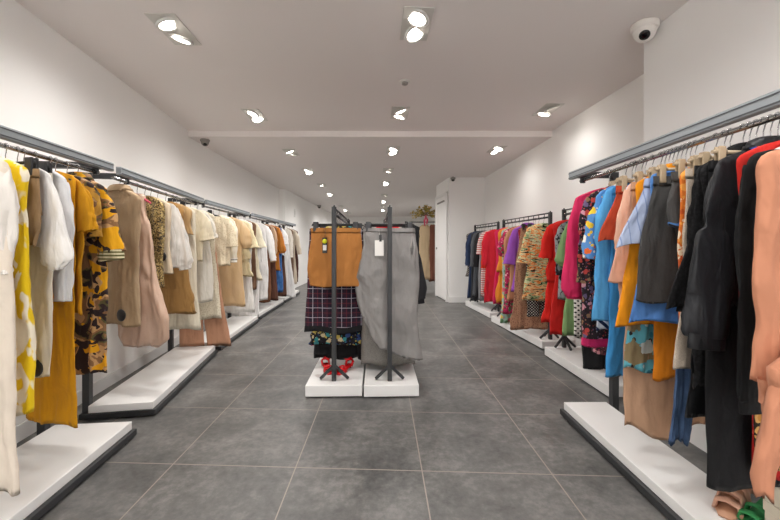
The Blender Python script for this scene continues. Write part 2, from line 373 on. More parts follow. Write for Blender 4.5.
def plinth(P0, P1, s, w, label, h=.09):
    L, rz = frame(P0, P1); r = empty('display_plinth', (P0[0], P0[1], 0), rz, label=label, cat='plinth', group='low white display plinths')
    x0, x1 = sorted((0, -s * w)); MB().box(x0, x1, 0, L, .012, h, .004).build('box', M_PLINTH, r)
    MB().box(x0 + .03, x1 - .03, .03, L - .03, 0, .012).build('recessed_base', M_BLACK, r); return r
def stand(key, P0, P1, s, z, label, z0=.09, foot=.10):
    L, rz = frame(P0, P1); r = empty('clothes_stand', (P0[0], P0[1], 0), rz, label=label, cat='clothes stand', group='black floor clothes stands')
    for y in (0, L):
        MB().box(-.016, .016, y - .016, y + .016, z0 + .004, z + .05, .003).build('pole', M_BLACK, r)
        MB().tube([(0, y, z + .05), (0, y, z + .062)], .007, 8).build('pole_cap', M_BPL, r)
        m = MB(); yi = y - .06 if y == 0 else y + .06
        for sx in (-1, 1): m.tube([(0, y, z0 + .115), (sx * foot, yi * 0 + y + (.02 if y == 0 else -.02), z0 + .012)], .012, 6, smooth=False); 
        m.tube([(0, y, z0 + .115), (0, y + (.12 if y == 0 else -.12), z0 + .012)], .012, 6, smooth=False)
        m.build('foot', M_BLACK, r)
    MB().tube([(0, .0, z), (0, L, z)], .010, 10).build('hanging_rod', M_BLACK, r)
    m = MB(); m.tube([(0, 0, z + .042), (0, L, z + .042)], .007, 8)
    for i in range(1, int(L / .12)): m.tube([(0, i * .12, z), (0, i * .12, z + .042)], .004, 6)
    m.build('upper_bar', M_BLACK, r)
    RACK[key] = dict(P0=P0, P1=P1, s=s, z=z, rr=.010)
plinth((1.52, 2.536), (1.49, 3.52), -1, .36, 'low white plinth on the right just behind the nearest rack')
plinth((1.55, 3.72), (1.403, 5.07), -1, .36, 'low white plinth in the middle of the right-hand row, under tropical prints')
plinth((1.447, 5.28), (1.322, 6.40), -1, .34, 'low white plinth farthest back on the right, under dark and red clothes')
stand('R2', (1.715, 2.62), (1.66, 3.48), -1, 1.36, 'black clothes stand on the right behind the pink blouse')
stand('R3', (1.66, 3.78), (1.552, 4.98), -1, 1.36, 'black clothes stand in the middle of the right-hand row')
stand('R4', (1.59, 5.36), (1.475, 6.32), -1, 1.36, 'black clothes stand farthest back on the right')
plinth((-.196, 2.553), (-.245, 4.1), 1, .395, 'white plinth under the rust skirt and red heels, left of the pair')
plinth((.203, 2.553), (.15, 4.1), 1, .385, 'white plinth under the grey wrap skirt, right of the pair')
stand('C1', (-.403, 2.63), (-.455, 4.0), 1, 1.295, 'black T-foot clothes stand in front of the rust skirt')
stand('C2', (-.002, 2.63), (-.055, 4.0), 1, 1.295, 'black T-foot clothes stand in front of the grey wrap skirt')

# ------------------------------------------------------------------ garments
def sgp(v, p): return math.copysign(abs(v) ** p, v)
def interp(keys, tz):
    """keys: [(z, a, b, cx)] top to bottom; smooth interpolation at z"""
    for i in range(len(keys) - 1):
        z0, z1 = keys[i][0], keys[i + 1][0]
        if tz >= z1 or i == len(keys) - 2:
            t = 0 if z0 == z1 else min(1, max(0, (z0 - tz) / (z0 - z1)))
            p0, p1, p2, p3 = keys[max(i - 1, 0)], keys[i], keys[i + 1], keys[min(i + 2, len(keys) - 1)]
            out = []
            for q in (1, 2, 3):
                m1 = (p2[q] - p0[q]) / max(1e-4, p0[0] - p2[0]) * (z0 - z1) if i > 0 else (p2[q] - p1[q])
                m2 = (p3[q] - p1[q]) / max(1e-4, p1[0] - p3[0]) * (z0 - z1) if i < len(keys) - 2 else (p2[q] - p1[q])
                dlt = p2[q] - p1[q]
                if dlt * m1 <= 0: m1 = 0
                if dlt * m2 <= 0: m2 = 0
                m1 = math.copysign(min(abs(m1), 3 * abs(dlt)), m1); m2 = math.copysign(min(abs(m2), 3 * abs(dlt)), m2)
                h = t * t * (3 - 2 * t)
                out.append(p1[q] + (t**3 - 2*t*t + t) * m1 + dlt * h + (t**3 - t*t) * m2)
            return out
    return keys[-1][1:]
class Surf:
    def __init__(s, keys, amp, rng, k=1.0, e0=.15, hem=.008, hemfn=None, pw=.75):
        s.keys = keys; s.amp = amp; s.e0 = e0; s.hem = hem; s.hemfn = hemfn; s.pw = pw; s.wk = min(.009, amp * .5)
        s.zt, s.zb = keys[0][0], keys[-1][0]
        W = max(q[1] for q in keys); s.W = W
        n = max(2.2, W / .050) * k
        mk = lambda f: [(f * n * rng.uniform(.8, 1.25), rng.uniform(0, 6.28), rng.uniform(-1.6, 1.6)) for _ in range(2)]
        s.fr = mk(1.0) + mk(1.9); s.bk = mk(1.0) + mk(1.9); s.cm = mk(.5); s.ph = rng.uniform(0, 6.28); s.sd = rng.uniform(0, 90)
    def fold(s, terms, u, t, z):
        o = 0; wp = 1.5 * mnoise.noise((u * 1.3 + s.sd, z * 3.0, s.sd))
        for i, (k, p, q) in enumerate(terms):
            v = sin(k * u + p + q * t + wp); v = 1 - 2 * abs(v) ** .75 if i % 2 == 0 else v
            o += v * (1 if i < 2 else .5)
        return o / 2.2
    def at(s, th, z):
        a, b, cx = interp(s.keys, z); t = (s.zt - z) / max(1e-4, s.zt - s.zb)
        env = s.amp * (s.e0 + (1 - s.e0) * min(1, max(0, t)) ** .8); c, sn = cos(th), sin(th)
        al = (th % (2 * pi)); al = al if al <= pi else 2 * pi - al; u = 1 - 2 * al / pi; u = .5 * u + .5 * c
        f = s.fold(s.fr if sn < 0 else s.bk, u * 1.25, t, z)
        wr = mnoise.noise((c * s.W * 14 + s.sd, sn * 1.0, z * 9 + s.sd)) + .6 * mnoise.noise((c * s.W * 34, sn + s.sd, z * 22 - c * 4))
        ew = abs(sn) ** .4
        y = b * sgp(sn, s.pw) + env * (ew * sgp(sn, .5) * f * .8 + .7 * s.fold(s.cm, u, t, z)) + s.wk * wr * ew
        x = cx + a * sgp(c, .9) + (env * .55 * sin(7 * t + s.ph) + s.wk * .8 * mnoise.noise((s.sd + sgp(c, .1), z * 11, 3.3))) * abs(c)
        zz = z
        if s.hem: zz += s.hem * t ** 4 * sin(5 * u + s.ph)
        if s.hemfn: zz = s.zt - (s.zt - z) * (s.zt - s.hemfn(x)) / (s.zt - s.zb)
        return (x, y, zz)
def loft(surf, n, rows, z0=None, z1=None, mb=None, tuck=True, grow=0.0):
    z0 = surf.zt if z0 is None else z0; z1 = surf.zb if z1 is None else z1
    mb = mb or MB(); zs = [z0 + (z1 - z0) * (i / rows) for i in range(rows + 1)]
    ks = [k[0] for k in surf.keys[:-1] if z1 < k[0] < z0]
    zs = sorted(set(zs + ks), reverse=True); vs = []
    for z in zs:
        for j in range(n):
            th = 2 * pi * j / n; x, y, zz = surf.at(th, z)
            if grow: x += grow * cos(th); y += grow * sgp(sin(th), .6)
            vs.append((x, y, zz))
    m = len(zs)
    if tuck:
        base = vs[-n:]; cx = sum(p[0] for p in base) / n; cy = sum(p[1] for p in base) / n
        vs += [(cx + (p[0] - cx) * .95, cy + (p[1] - cy) * .8, p[2] + .018) for p in base]; m += 1
    fs = [(i * n + j, (i + 1) * n + j, (i + 1) * n + (j + 1) % n, i * n + (j + 1) % n) for i in range(m - 1) for j in range(n)]
    return mb.add(vs, fs)
def sleeve_mesh(path, rad, n, flat, rng, amp=.006, tuck=True):
    """tube along a path in the x-z plane; rad per point"""
    pts = []; rr = []
    for i in range(len(path) - 1):
        p0, p1, p2, p3 = (Vector(path[max(i-1, 0)]), Vector(path[i]), Vector(path[i+1]), Vector(path[min(i+2, len(path)-1)]))
        q0, q1, q2, q3 = rad[max(i-1, 0)], rad[i], rad[i+1], rad[min(i+2, len(path)-1)]
        for s in range(9):
            t = s / 9; a = .5 * ((2*p1) + (p2-p0)*t + (2*p0-5*p1+4*p2-p3)*t*t + (3*p1-p0-3*p2+p3)*t**3)
            pts.append(a); rr.append(max(.008, .5 * ((2*q1) + (q2-q0)*t + (2*q0-5*q1+4*q2-q3)*t*t + (3*q1-q0-3*q2+q3)*t**3)))
    pts.append(Vector(path[-1])); rr.append(rad[-1]); vs = []; m = len(pts)
    p1, p2, q = rng.uniform(0, 6.28), rng.uniform(0, 6.28), rng.uniform(-3, 3)
    def ring(i, sc=1.0, dz=0.0):
        t = (pts[min(i+1, m-1)] - pts[max(i-1, 0)]).normalized(); u = Vector((0, 1, 0)); w = t.cross(u).normalized()
        for j in range(n):
            a = 2*pi*j/n; tt = i / m; f = amp * (.35 + tt) * (1.2 - 1.8 * abs(sin(1.5*a + p1 + q*tt + 1.2*mnoise.noise((cos(a), sin(a) + p1, tt*4)))) ** .7 + .6 * sin(5*a + p2 - q*tt)) + amp * .9 * mnoise.noise((2*cos(a) + p1, 2*sin(a), tt * 9 + p2))
            r = (rr[i] + f) * sc; vs.append(pts[i] - t * dz + u * (sin(a) * r * flat) + w * cos(a) * r)
    for i in range(m): ring(i)
    if tuck: ring(m - 1, .85, .015); m += 1
    fs = [(i*n+j, (i+1)*n+j, (i+1)*n+(j+1) % n, i*n+(j+1) % n) for i in range(m-1) for j in range(n)]
    return MB().add(vs, fs)

HANG = {}
def hanger(style, root_loc, rz, w, drop, label, group, rr, dn=0.0):
    """hook over the rod at the origin; shoulder arms or clip bar below"""
    mat = {'white': M_WPL, 'black': M_BPL, 'pink': M_PINKSAT, 'clip': M_BPL, 'clear': M_BEIGEPL}[style]; cw = .013 if style == 'clear' else .019; ct = .010 if style == 'clear' else .014
    r = empty('clothes_hanger', root_loc, rz, label=label, cat='hanger', group=group)
    R = rr + .0028; pts = [(-R * cos(a) * 1.0, 0, R * sin(a)) for a in [radians(x) for x in range(-50, 181, 22)]]
    pts = [(R * cos(radians(x)), 0, R * sin(radians(x))) for x in range(200, -61, -20)]
    pts += [(.004, 0, -R - .008), (0, 0, -R - .02), (0, 0, -.062 - dn)]
    MB().tube(pts, .0019, 6).build('hook', M_CHROME, r)
    m = MB()
    if style in ('white', 'black', 'pink'):
        p = []; rad = []
        for i in range(-8, 9):
            t = i / 8; p.append((t * w * .94, 0, -.068 - dn - drop * abs(t) ** 1.25 - .004)); rad.append(.011 - .004 * abs(t))
        m.tube(p, rad, 8, flat=.75); m.tube([(0, 0, -.055 - dn), (0, 0, -.075 - dn)], .009, 8); m.build('arms', mat, r)
    else:
        m.tube([(-w * .95, 0, -.07 - dn), (w * .95, 0, -.07 - dn)], .006, 8); m.tube([(0, 0, -.055 - dn), (0, 0, -.072 - dn)], .009, 8); m.build('bar', mat, r)
        for sx in (-1, 1):
            c = MB(); x = sx * w * .8; c.box(x - cw, x + cw, -ct, -.003, -.125 - dn, -.052 - dn, .004); c.box(x - cw, x + cw, .003, ct, -.125 - dn, -.052 - dn, .004); c.tube([(x - .017, 0, -.068 - dn), (x + .017, 0, -.068 - dn)], .009, 8)
            c.build('clip', mat, r)
    return r

SPECS = []
def G(rack, ex, yb, kind, mat, label, cat, short, **kw): SPECS.append(dict(rack=rack, ex=ex, yb=yb, kind=kind, mat=mat, label=label, cat=cat, short=short, **kw))
def solve(sp):
    R = RACK[sp['rack']]; P0, P1, s = R['P0'], R['P1'], R['s']
    B = (P1[0] - P0[0]) / (P1[1] - P0[1]); A = P0[0] - B * P0[1]
    w = sp.get('w', .19); psi = radians(sp.get('psi', 0)); sp['w'] = w
    if 'y' in sp: d = sp['y']
    else:
        k = (sp['ex'] - CX) / F; d = (A + s * w * cos(psi) + k * w * sin(psi)) / (k - B)
    lo, hi = P0[1] + .03, P1[1] - .03
    if d < lo or d > hi: print('CLAMP', sp['short'], round(d, 3), lo, hi); d = min(max(d, lo), hi)
    sp['d'] = d; sp['X'] = A + B * d; sp['psi_r'] = psi; sp['s'] = s; sp['rz0'] = math.atan2(-B, 1)
    de = d - w * sin(psi) * .5
    if 'zb' not in sp: sp['zb'] = HC - (sp['yb'] - HY) * de / F
    if 'hx' in sp:
        off = s * ((sp['hx'] - CX) / F * (d - w * sin(psi)) - sp['X']); e = max(-.4 * w, off - w * cos(psi)); sp['flare'] = 1 + .55 * e / w; sp['lean'] = .45 * e
    sp['len'] = R['z'] - sp['zb']
def build(sp, gap, idx):
    R = RACK[sp['rack']]; rng = random.Random(idx * 31 + 5); s = sp['s']; w = sp['w']; kind = sp['kind']; mat = sp['mat']; L = -sp['len']
    near = sp['d'] < 2.8; n = 88 if near else 44; rows = 52 if near else 24
    bmax = max(.016, gap * .46); b = min(sp.get('b', .042), bmax); amp = min(sp.get('amp', .024), bmax * .95)
    rz = sp['rz0'] - s * sp['psi_r'] if sp['rack'][0] != 'C' else sp['rz0']
    loc = (sp['X'], sp['d'], R['z'])
    root = empty(sp.get('name', kind), loc, rz, label=sp['label'], cat=sp['cat'], group=sp.get('group', GROUPS[sp['rack']]))
    fl = sp.get('flare', 1.1); wa = sp.get('waist', (1 + fl) / 2 if 'hx' in sp else .92); out = sp.get('lean', 0.0) * s
    hs = sp.get('hang', 'clear' if sp['rack'] == 'R1' and kind in ('skirt', 'trousers', 'shorts', 'scarf') else 'black'); drop = sp.get('drop', .05)
    clip = kind in ('skirt', 'trousers', 'shorts', 'scarf')
    surf = None; dn = sp.get('dn', {'R1': .03}.get(sp['rack'], .0))
    if kind in ('dress', 'blouse', 'shirt', 'jacket', 'top', 'coat'):
        zs = -.068 - drop - dn
        keys = [(-.058 - dn, .048, min(.03, b), 0), (-.068 - dn, .085, min(.04, b), 0), (zs + .012, w * .93, min(b, .026), 0), (zs - .016, w, min(b, .034), 0), (zs - .09, w * .97, b, 0)]
        zb = L; ln = zs - .09 - zb
        if sp.get('wide'): keys[:2] = [(zs + .034, w * .62, min(b, .022), 0), (zs + .026, w * .80, min(b, .024), 0)]
        if kind == 'dress': keys += [(zs - .09 - ln * .3, w * wa, b * .85, out * .2), (zs - .09 - ln * .62, w * (wa + fl) / 2, b, out * .6), (zb, w * fl, b * 1.05, out)]
        else: keys += [(zs - .09 - ln * .5, w * wa, b * .95, out * .5), (zb, w * fl, b, out)]
        if sp.get('bubble'):
            m = keys[-1]; keys = [(-.058 - dn, .045, .02, 0), (-.075 - dn, .065, .024, 0), (-.2, .075, b * .5, 0), (-.26, w * .8, b * .6, 0), (L * .55, w * 1.0, b * .8, out * .3), (L * .82, m[1], b, out), (L * .95, m[1] * .95, b, out * .9), (L, m[1] * .7, b * .7, out * .5)]
        surf = Surf(keys, amp, rng, sp.get('fk', 1.0), sp.get('e0', .1), sp.get('hemw', .008), sp.get('hemfn'))
        loft(surf, n, rows).build('body', mat, root)
        cm = sp.get('collar')
        if cm:
            sc = Surf([(-.030 - dn, .046, .026, 0), (-.026 - dn - .004, .056, .034, 0), (-.075 - dn, .094, min(.05, b + .012), 0)], .002, rng, 1, .5, 0)
            loft(sc, 26, 6).build('collar', mat if cm is True else cm, root)
    elif kind == 'skirt':
        zt = -.098 - dn; ln = zt - L
        keys = [(zt, w, b * .5, 0), (zt - .04, w * 1.01, b * .6, 0), (zt - .04 - (ln - .04) * .45, w * (1 + fl) / 2 * sp.get('mid', 1.03), b * .95, out * .5), (L, w * fl, b * 1.05, out)]
        if sp.get('bubble'): keys = [(zt, w, b * .5, 0), (zt - ln * .3, w * 1.0, b * .7, 0), (zt - ln * .72, w * fl, b, out), (zt - ln * .92, w * fl * .95, b, out), (L, w * fl * .72, b * .7, out)]
        surf = Surf(keys, amp, rng, sp.get('fk', 1.1), sp.get('e0', .25), sp.get('hemw', .01), sp.get('hemfn'))
        loft(surf, n, rows, zt - .03).build('body', mat, root)
        loft(surf, n, 3, zt, zt - .038, grow=.0022).build('waistband', sp.get('band', mat), root)
    elif kind in ('trousers', 'shorts'):
        zt = -.098 - dn; zc = zt - min(.24, (zt - L) * .6)
        top = Surf([(zt, w, b * .55, 0), (zt - .05, w * 1.01, b * .7, 0), (zc, w * 1.05, b * .9, 0)], amp * .4, rng, 1, .2, 0)
        surf = Surf([(zt, w, b * .55, 0), (zc, w * 1.05, b * .9, 0), (L, w * fl, b, out)], amp, rng, 1, .2, 0)
        loft(top, n, 8, zt - .03).build('seat', mat, root); loft(top, n, 3, zt, zt - .036, grow=.002).build('waistband', sp.get('band', mat), root)
        for sx in (-1, 1):
            lw = w * .53; le = w * fl * sp.get('legw', .5)
            ls = Surf([(zc + .05, lw * .98, b * .75, sx * lw * .99), ((zc + L) / 2, (lw + le) / 2, b, sx * (lw + le) / 2 + out * .5), (L, le, b, sx * le * 1.03 + out)], amp, rng, 1, .25, sp.get('hemw', .004))
            loft(ls, n // 2 + 6, rows).build('leg', mat, root)
    elif kind == 'scarf':
        zt = -.085 - dn
        surf = Surf([(zt, w * .9, b * .5, 0), (zt - .05, w, b * .8, 0), ((zt + L) / 2, w * (1 + fl) / 2, b, out * .5), (L, w * fl, b * .9, out)], amp, rng, 1.6, .5, sp.get('hemw', .015))
        loft(surf, n, rows).build('cloth', mat, root)
    # sleeves
    sl = sp.get('sleeve')
    if sl:
        typ, ln = sl[0], sl[1]; sm = sl[2] if len(sl) > 2 else mat; zs = -.068 - drop - .03 - dn
        for sx in (-1, 1):
            r0 = min(.062, w * .36); aisle = sx == s; k = 1.0 if aisle else .35
            sp_out = sp.get('sout', .10) * k
            flat = min(.55, bmax / .07)
            def P(t, o=0.0): return (sx * (w * .86 + sp_out * (t ** .8) + o), 0, zs + .012 - ln * t)
            if typ == 'short': path = [P(0, -.02), P(.35), P(.7), P(1)]; rad = [r0 * .8, r0 * .98, r0 * 1.05, r0 * 1.12]
            elif typ == 'long': path = [P(0, -.02), P(.25), P(.55), P(.85), P(1)]; rad = [r0 * .8, r0 * .95, r0 * .82, r0 * .72, r0 * .66]
            elif typ == 'bell': path = [P(0, -.02), P(.3), P(.65), P(1)]; rad = [r0 * .75, r0 * .85, r0 * 1.05, r0 * 1.5]
            elif typ == 'puff': path = [P(0, -.02), P(.25), P(.55), P(.85), P(1)]; rad = [r0 * .7, r0 * 1.05, r0 * 1.25, r0 * 1.1, r0 * .6]
            elif typ == 'balloon': path = [P(0, -.02), P(.3), P(.6), P(.85), P(.95), P(1)]; rad = [r0 * .75, r0 * .88, r0 * 1.05, r0 * 1.22, r0 * .85, r0 * .55]
            elif typ == 'gather': path = [P(0, -.02), P(.2), P(.34), P(.42), P(.7), P(.92), P(1)]; rad = [r0 * .75, r0 * .8, r0 * .72, r0 * 1.15, r0 * 1.3, r0 * 1.2, r0 * .95]
            if near or aisle or True:
                so = sleeve_mesh(path, rad, 26 if near else 14, flat, rng, .011 if near else .009).build('sleeve', sm, root)
            if sp.get('cuff'):
                e = Vector(path[-1]); q = Vector(path[-2]); t = (e - q).normalized()
                sleeve_mesh([tuple(e - t * .012), tuple(e + t * .012), tuple(e + t * .036)], [rad[-1] * 1.06, rad[-1] * 1.08, rad[-1] * 1.06], 18, flat, rng, .001).build('cuff', sp['cuff'], so)
            if typ == 'flounce': pass
    # horizontal bands, ruffles and tiers: (z from, z to, grow, material, name)
    for (f0, f1, gr, bmat, nm) in sp.get('bands', ()):
        za, zb_ = surf.zt + (surf.zb - surf.zt) * f0, surf.zt + (surf.zb - surf.zt) * f1
        a0, b0, c0 = interp(surf.keys, za); a1, b1, c1 = interp(surf.keys, max(zb_, surf.zb))
        if gr > .006:
            s2 = Surf([(za, a0 * 1.005, b0 * 1.06, c0), ((za + zb_) / 2, (a0 + a1) / 2 + gr * .6, min(bmax, b1 * 1.1), (c0 + c1) / 2), (zb_, a1 + gr, min(bmax * 1.05, b1 * 1.2), c1)], amp * 1.1, rng, 2.0, .3, .008)
            loft(s2, n, 8).build(nm, bmat or mat, root)
        else: loft(surf, n, 4, za, max(zb_, surf.zb), grow=max(gr, .0025)).build(nm, bmat or mat, root)
    for (th, f, nm, bm_) in sp.get('discs', ()):        # round tags pinned to the front face
        z = surf.zt + (surf.zb - surf.zt) * f; x, y, z = surf.at(th if s > 0 else pi - th, z)
        m = MB().lathe([(.008, -.012), (.030, -.010), (.036, -.003), (.036, 0), (.026, .005), (.006, .008)], 20, (x, y - .006, z), Matrix.Rotation(radians(90), 4, 'X'))
        o = m.build(nm, bm_, root); o['label'] = 'round black security tag'
    for (xx, zz, ww, hh, nm, tm, lab) in sp.get('tags', ()):
        yf = min(surf.at(-pi / 2 + i * .2, zz)[1] for i in (-2, -1, 0, 1, 2)) - .010
        m = MB().box(xx - ww/2, xx + ww/2, yf - .003, yf, zz - hh, zz, .001); m.tube([(xx, yf, zz - .004), (xx + .004, yf + .004, zz + .06)], .0012, 5)
        o = m.build(nm, tm, root); o['label'] = lab
        if nm == 'swing_tag' and 'dot' in sp:
            MB().lathe([(.001, -.001), (.017, -.001), (.017, .001), (.001, .001)], 20, (xx, yf - .004, zz - .028), Matrix.Rotation(radians(90), 4, 'X')).build('sticker', sp['dot'], o)['label'] = 'round yellow sticker'
            MB().box(xx - ww * .36, xx + ww * .36, yf - .0045, yf - .003, zz - hh * .82, zz - hh * .48).build('price_label', M_WPL, o)
    if sp.get('belt'):
        f, bm_ = sp['belt']; z = surf.zt + (surf.zb - surf.zt) * f; loft(surf, n, 2, z + .018, z - .018, grow=.004).build('belt', bm_, root)
    if sp.get('extra'): sp['extra'](sp, root, surf, rng, s)
    # hanger
    if hs:
        style = ('clear' if hs == 'clear' else 'clip') if clip else hs
        nm = {'white': 'white hanger', 'black': 'black hanger', 'pink': 'pink padded hanger', 'clip': 'black clip hanger', 'clear': 'clear beige clip hanger'}[style]
        hanger(style, loc, rz, w * (1.0 if clip else .96), drop, f'{nm} holding the {sp["short"]}', HGROUPS[sp['rack'][0]], R['rr'], dn)
GROUPS = {'L1': 'garments on the nearest left rack', 'L2': 'garments on the second left rack', 'L3': 'garments on the third left rack', 'L4': 'garments on the fourth left rack', 'L5': 'garments on the farthest left rack',
          'R1': 'garments on the nearest right rack', 'R2': 'garments on the right stand behind the pink blouse', 'R3': 'garments on the middle right stand', 'R4': 'garments on the farthest right stand',
          'C1': 'skirts on the left centre stand', 'C2': 'skirts on the right centre stand', 'B1': 'garments on the rear rack'}
HGROUPS = {'L': 'hangers on the left racks', 'R': 'hangers on the right racks', 'C': 'hangers on the centre stands', 'B': 'hangers on the rear rack'}
C = cloth
CREAM, IVORY, WHITE = C('plain', '#e6dcc8'), C('plain', '#ece6da'), C('plain', '#eceae8')
TAN, CARAMEL, BROWN = C('plain', '#b59a7a'), C('plain', '#a9814c'), C('plain', '#7a5a45')
MUST = C('plain', '#d99a12'); BLACK = C('plain', '#1c1c1f'); CHAR = C('knit', '#4a4948', '#2c2c2c')
CAMO = C('camo', '#35292b', '#c19a6b', '#8a6748', '#dfa31c', '#5f5a3a')
A0 = 0.0  # theta of the aisle edge

# ---- left rack 1
G('L1', 0, 486, 'dress', C('plain', '#e3d6c6'), 'long blush cream dress at the very left edge with a white sleeve', 'dress', 'long blush dress at the left edge', hx=18, psi=18, w=.19, flare=1.12, sleeve=('long', .36, C('plain', '#e8e2da')), sout=.0, hang='white', wide=True)
G('L1', 20, 412, 'dress', C('blotch', '#efe6cf', '#ecc81c', 15), 'yellow and white blotch-print dress beside the long blush dress', 'dress', 'yellow and white print dress', hx=28, psi=18, w=.19, flare=1.1, hang='white')
G('L1', 33, 246, 'shorts', C('plain', '#9c8161'), 'short brown shorts with gathered waist on a black clip hanger', 'shorts', 'short brown shorts', hx=31, psi=18, w=.17, flare=1.0)
G('L1', 47, 376, 'trousers', C('plain', '#ded6c6'), 'cream trousers with a round black tag near the hem, under brown shorts', 'trousers', 'cream trousers under the brown shorts', hx=48, psi=18, w=.15, flare=1.0, discs=((-.9, .955, 'security_tag', M_BPL),))
G('L1', 46, 248, 'blouse', WHITE, 'white blouse with full puffed sleeves over cream trousers', 'blouse', 'white blouse with puffed sleeves', hx=53, psi=18, w=.18, flare=1.0, sleeve=('balloon', .36), sout=.05, hang='white')
G('L1', 61, 273, 'shirt', C('plain', '#e2e2e4'), 'plain straight white shirt between white puffed blouse and mustard trousers', 'shirt', 'straight white shirt', hx=62, psi=18, w=.17, flare=1.0, sleeve=('long', .5), sout=.0, hang='white')
G('L1', 71, 425, 'dress', MUST, 'long mustard yellow dress flaring wide almost to the plinth', 'dress', 'long mustard dress', hx=73, psi=20, w=.15, flare=1.45, waist=1.0, drop=.03)
G('L1', 79, 314, 'dress', C('plain', '#c98f16'), 'shorter dark mustard dress with short sleeves next to camouflage shirt', 'dress', 'shorter mustard dress', hx=79, psi=20, w=.17, sleeve=('short', .2), flare=1.05, sout=.04)
G('L1', 90, 238, 'shirt', C('camo', '#35292b', '#a8865e', '#7a5c42', '#b58a3a', '#5f5a3a'), 'brown camouflage shirt hung beside the camouflage dress', 'shirt', 'camouflage shirt', psi=20, w=.17, sleeve=('short', .22), sout=.0, flare=.95)
G('L1', 102, 372, 'dress', CAMO, 'camouflage print shirt dress in mustard, brown and black with short cuffed sleeves', 'dress', 'camouflage dress', hx=107, psi=20, w=.185, flare=1.02, waist=.98, collar=True, sleeve=('short', .30), sout=.055, cuff=C('stripes', '#cfc6a4', '#6b6840', 60, 1.57), b=.06)
# ---- left rack 2
G('L2', 134, 325, 'dress', C('plain', '#b19879'), 'tan sleeveless shirt dress with collar and a round black tag, next to the camouflage dress', 'dress', 'tan shirt dress', hx=131, psi=30, w=.17, flare=1.1, collar=True, hang='white', discs=((-1.0, .92, 'security_tag', M_BPL),))
G('L2', 149, 346, 'dress', C('satin', '#c9a78f'), 'blush satin bubble dress with straps and gathered hem', 'dress', 'blush satin bubble dress', hx=170, psi=26, w=.13, flare=1.5, waist=1.2, lean=.03, b=.07, bubble=True, hang='pink')
G('L2', 160, 286, 'top', C('sequin', '#8f7a4c', '#c9b27c', '#4a4036'), 'gold sequinned top between blush satin and cream knit', 'top', 'gold sequinned top', hx=160, psi=24, w=.16, flare=1.0)
G('L2', 167, 273, 'top', C('knit', '#dccbb2', '#c0aa8c'), 'cream ribbed knit top with two black tags', 'top', 'cream ribbed knit top', hx=167, psi=20, w=.16, flare=1.0, discs=((-.8, .78, 'security_tag', M_BPL), (-1.2, .78, 'security_tag', M_BPL)))
G('L2', 174, 268, 'blouse', C('sheer', '#eeece8', .5), 'sheer white organza blouse with big puffed sleeves', 'blouse', 'sheer organza blouse', wide=True, hx=182, psi=18, w=.16, flare=1.05, sleeve=('balloon', .44), sout=.09)
G('L2', 181, 313, 'dress', CARAMEL, 'caramel tiered dress hanging below the sheer organza blouse', 'dress', 'caramel tiered dress', hx=192, psi=16, w=.15, flare=1.35, waist=1.05, bands=((.78, 1.0, .012, None, 'tier'),))
G('L2', 189, 234, 'top', C('plain', '#c9a777'), 'short camel top above the long cream dress', 'top', 'short camel top', hx=190, psi=14, w=.16, flare=.95)
G('L2', 193, 329, 'dress', C('plain', '#e4dcc8'), 'long straight cream dress with a wide hem', 'dress', 'long straight cream dress', wide=True, hx=199, psi=14, w=.165, flare=1.12, waist=1.0)
G('L2', 202, 262, 'blouse', C('plain', '#e5d9bf'), 'cream short-sleeved blouse beside long straight cream dress', 'blouse', 'cream short-sleeved blouse', psi=12, w=.17, flare=1.0, sleeve=('short', .22), sout=.05)
G('L2', 207, 302, 'dress', C('sheer', '#e9e4da', .8), 'thin ivory see-through dress in front of a cream lace dress', 'dress', 'thin ivory dress', wide=True, hx=211, psi=10, w=.17, flare=1.1, sleeve=('short', .2), sout=.03)
G('L2', 215, 319, 'dress', C('lace', '#e7dec9', '#c2b393'), 'long cream lace dress above terracotta trousers', 'dress', 'long cream lace dress', hx=221, psi=8, w=.175, flare=1.02, waist=.96)
G('L2', 222, 351, 'trousers', C('plain', '#bf8f72'), 'terracotta wide-leg trousers reaching the floor on the left', 'trousers', 'terracotta trousers', w=.14, zb=.08, hx=228)
# ---- left rack 3
G('L3', 230, 266, 'jacket', C('lace', '#e8dcc0', '#cdbb95', 60), 'cream lace jacket with elbow sleeves above terracotta trousers', 'jacket', 'cream lace jacket', wide=True, w=.18, flare=1.05, sleeve=('short', .28), sout=.04)
G('L3', 234, 262, 'blouse', C('plain', '#ece4d2'), 'ivory blouse with a black-ringed white cuff', 'blouse', 'ivory blouse with black-ringed cuff', w=.17, flare=1.0, sleeve=('long', .42), sout=.01, cuff=C('stripes', '#ece9e2', '#1e1e1e', 30, 1.57, .3))
G('L3', 243, 306, 'dress', C('satin', '#c9a777'), 'long tan satin dress with short puffed sleeves', 'dress', 'tan satin dress', w=.18, flare=1.1, sleeve=('puff', .30), sout=.06)
G('L3', 249, 276, 'blouse', C('plain', '#e6dab4'), 'pale yellow blouse with ruffled tiers', 'blouse', 'pale yellow ruffled blouse', wide=True, w=.17, flare=1.1, sleeve=('bell', .30), sout=.05, bands=((.45, .7, .03, None, 'ruffle'), (.75, 1.0, .03, None, 'ruffle')))
G('L3', 252, 312, 'dress', C('sheer', '#eceae6', .85), 'thin ivory dress just behind the pale yellow ruffled blouse', 'dress', 'ivory dress behind the ruffled blouse', w=.18, flare=1.15)
G('L3', 256, 290, 'dress', BROWN, 'short brown dress between pale ruffled blouses', 'dress', 'short brown dress', w=.17, flare=1.0)
G('L3', 258, 280, 'blouse', C('plain', '#e9e1c8'), 'light cream ruffled blouse just behind the pale yellow one', 'blouse', 'light cream ruffled blouse', w=.185, flare=1.1, sleeve=('bell', .3), sout=.05, bands=((.6, 1.0, .03, None, 'ruffle'),))
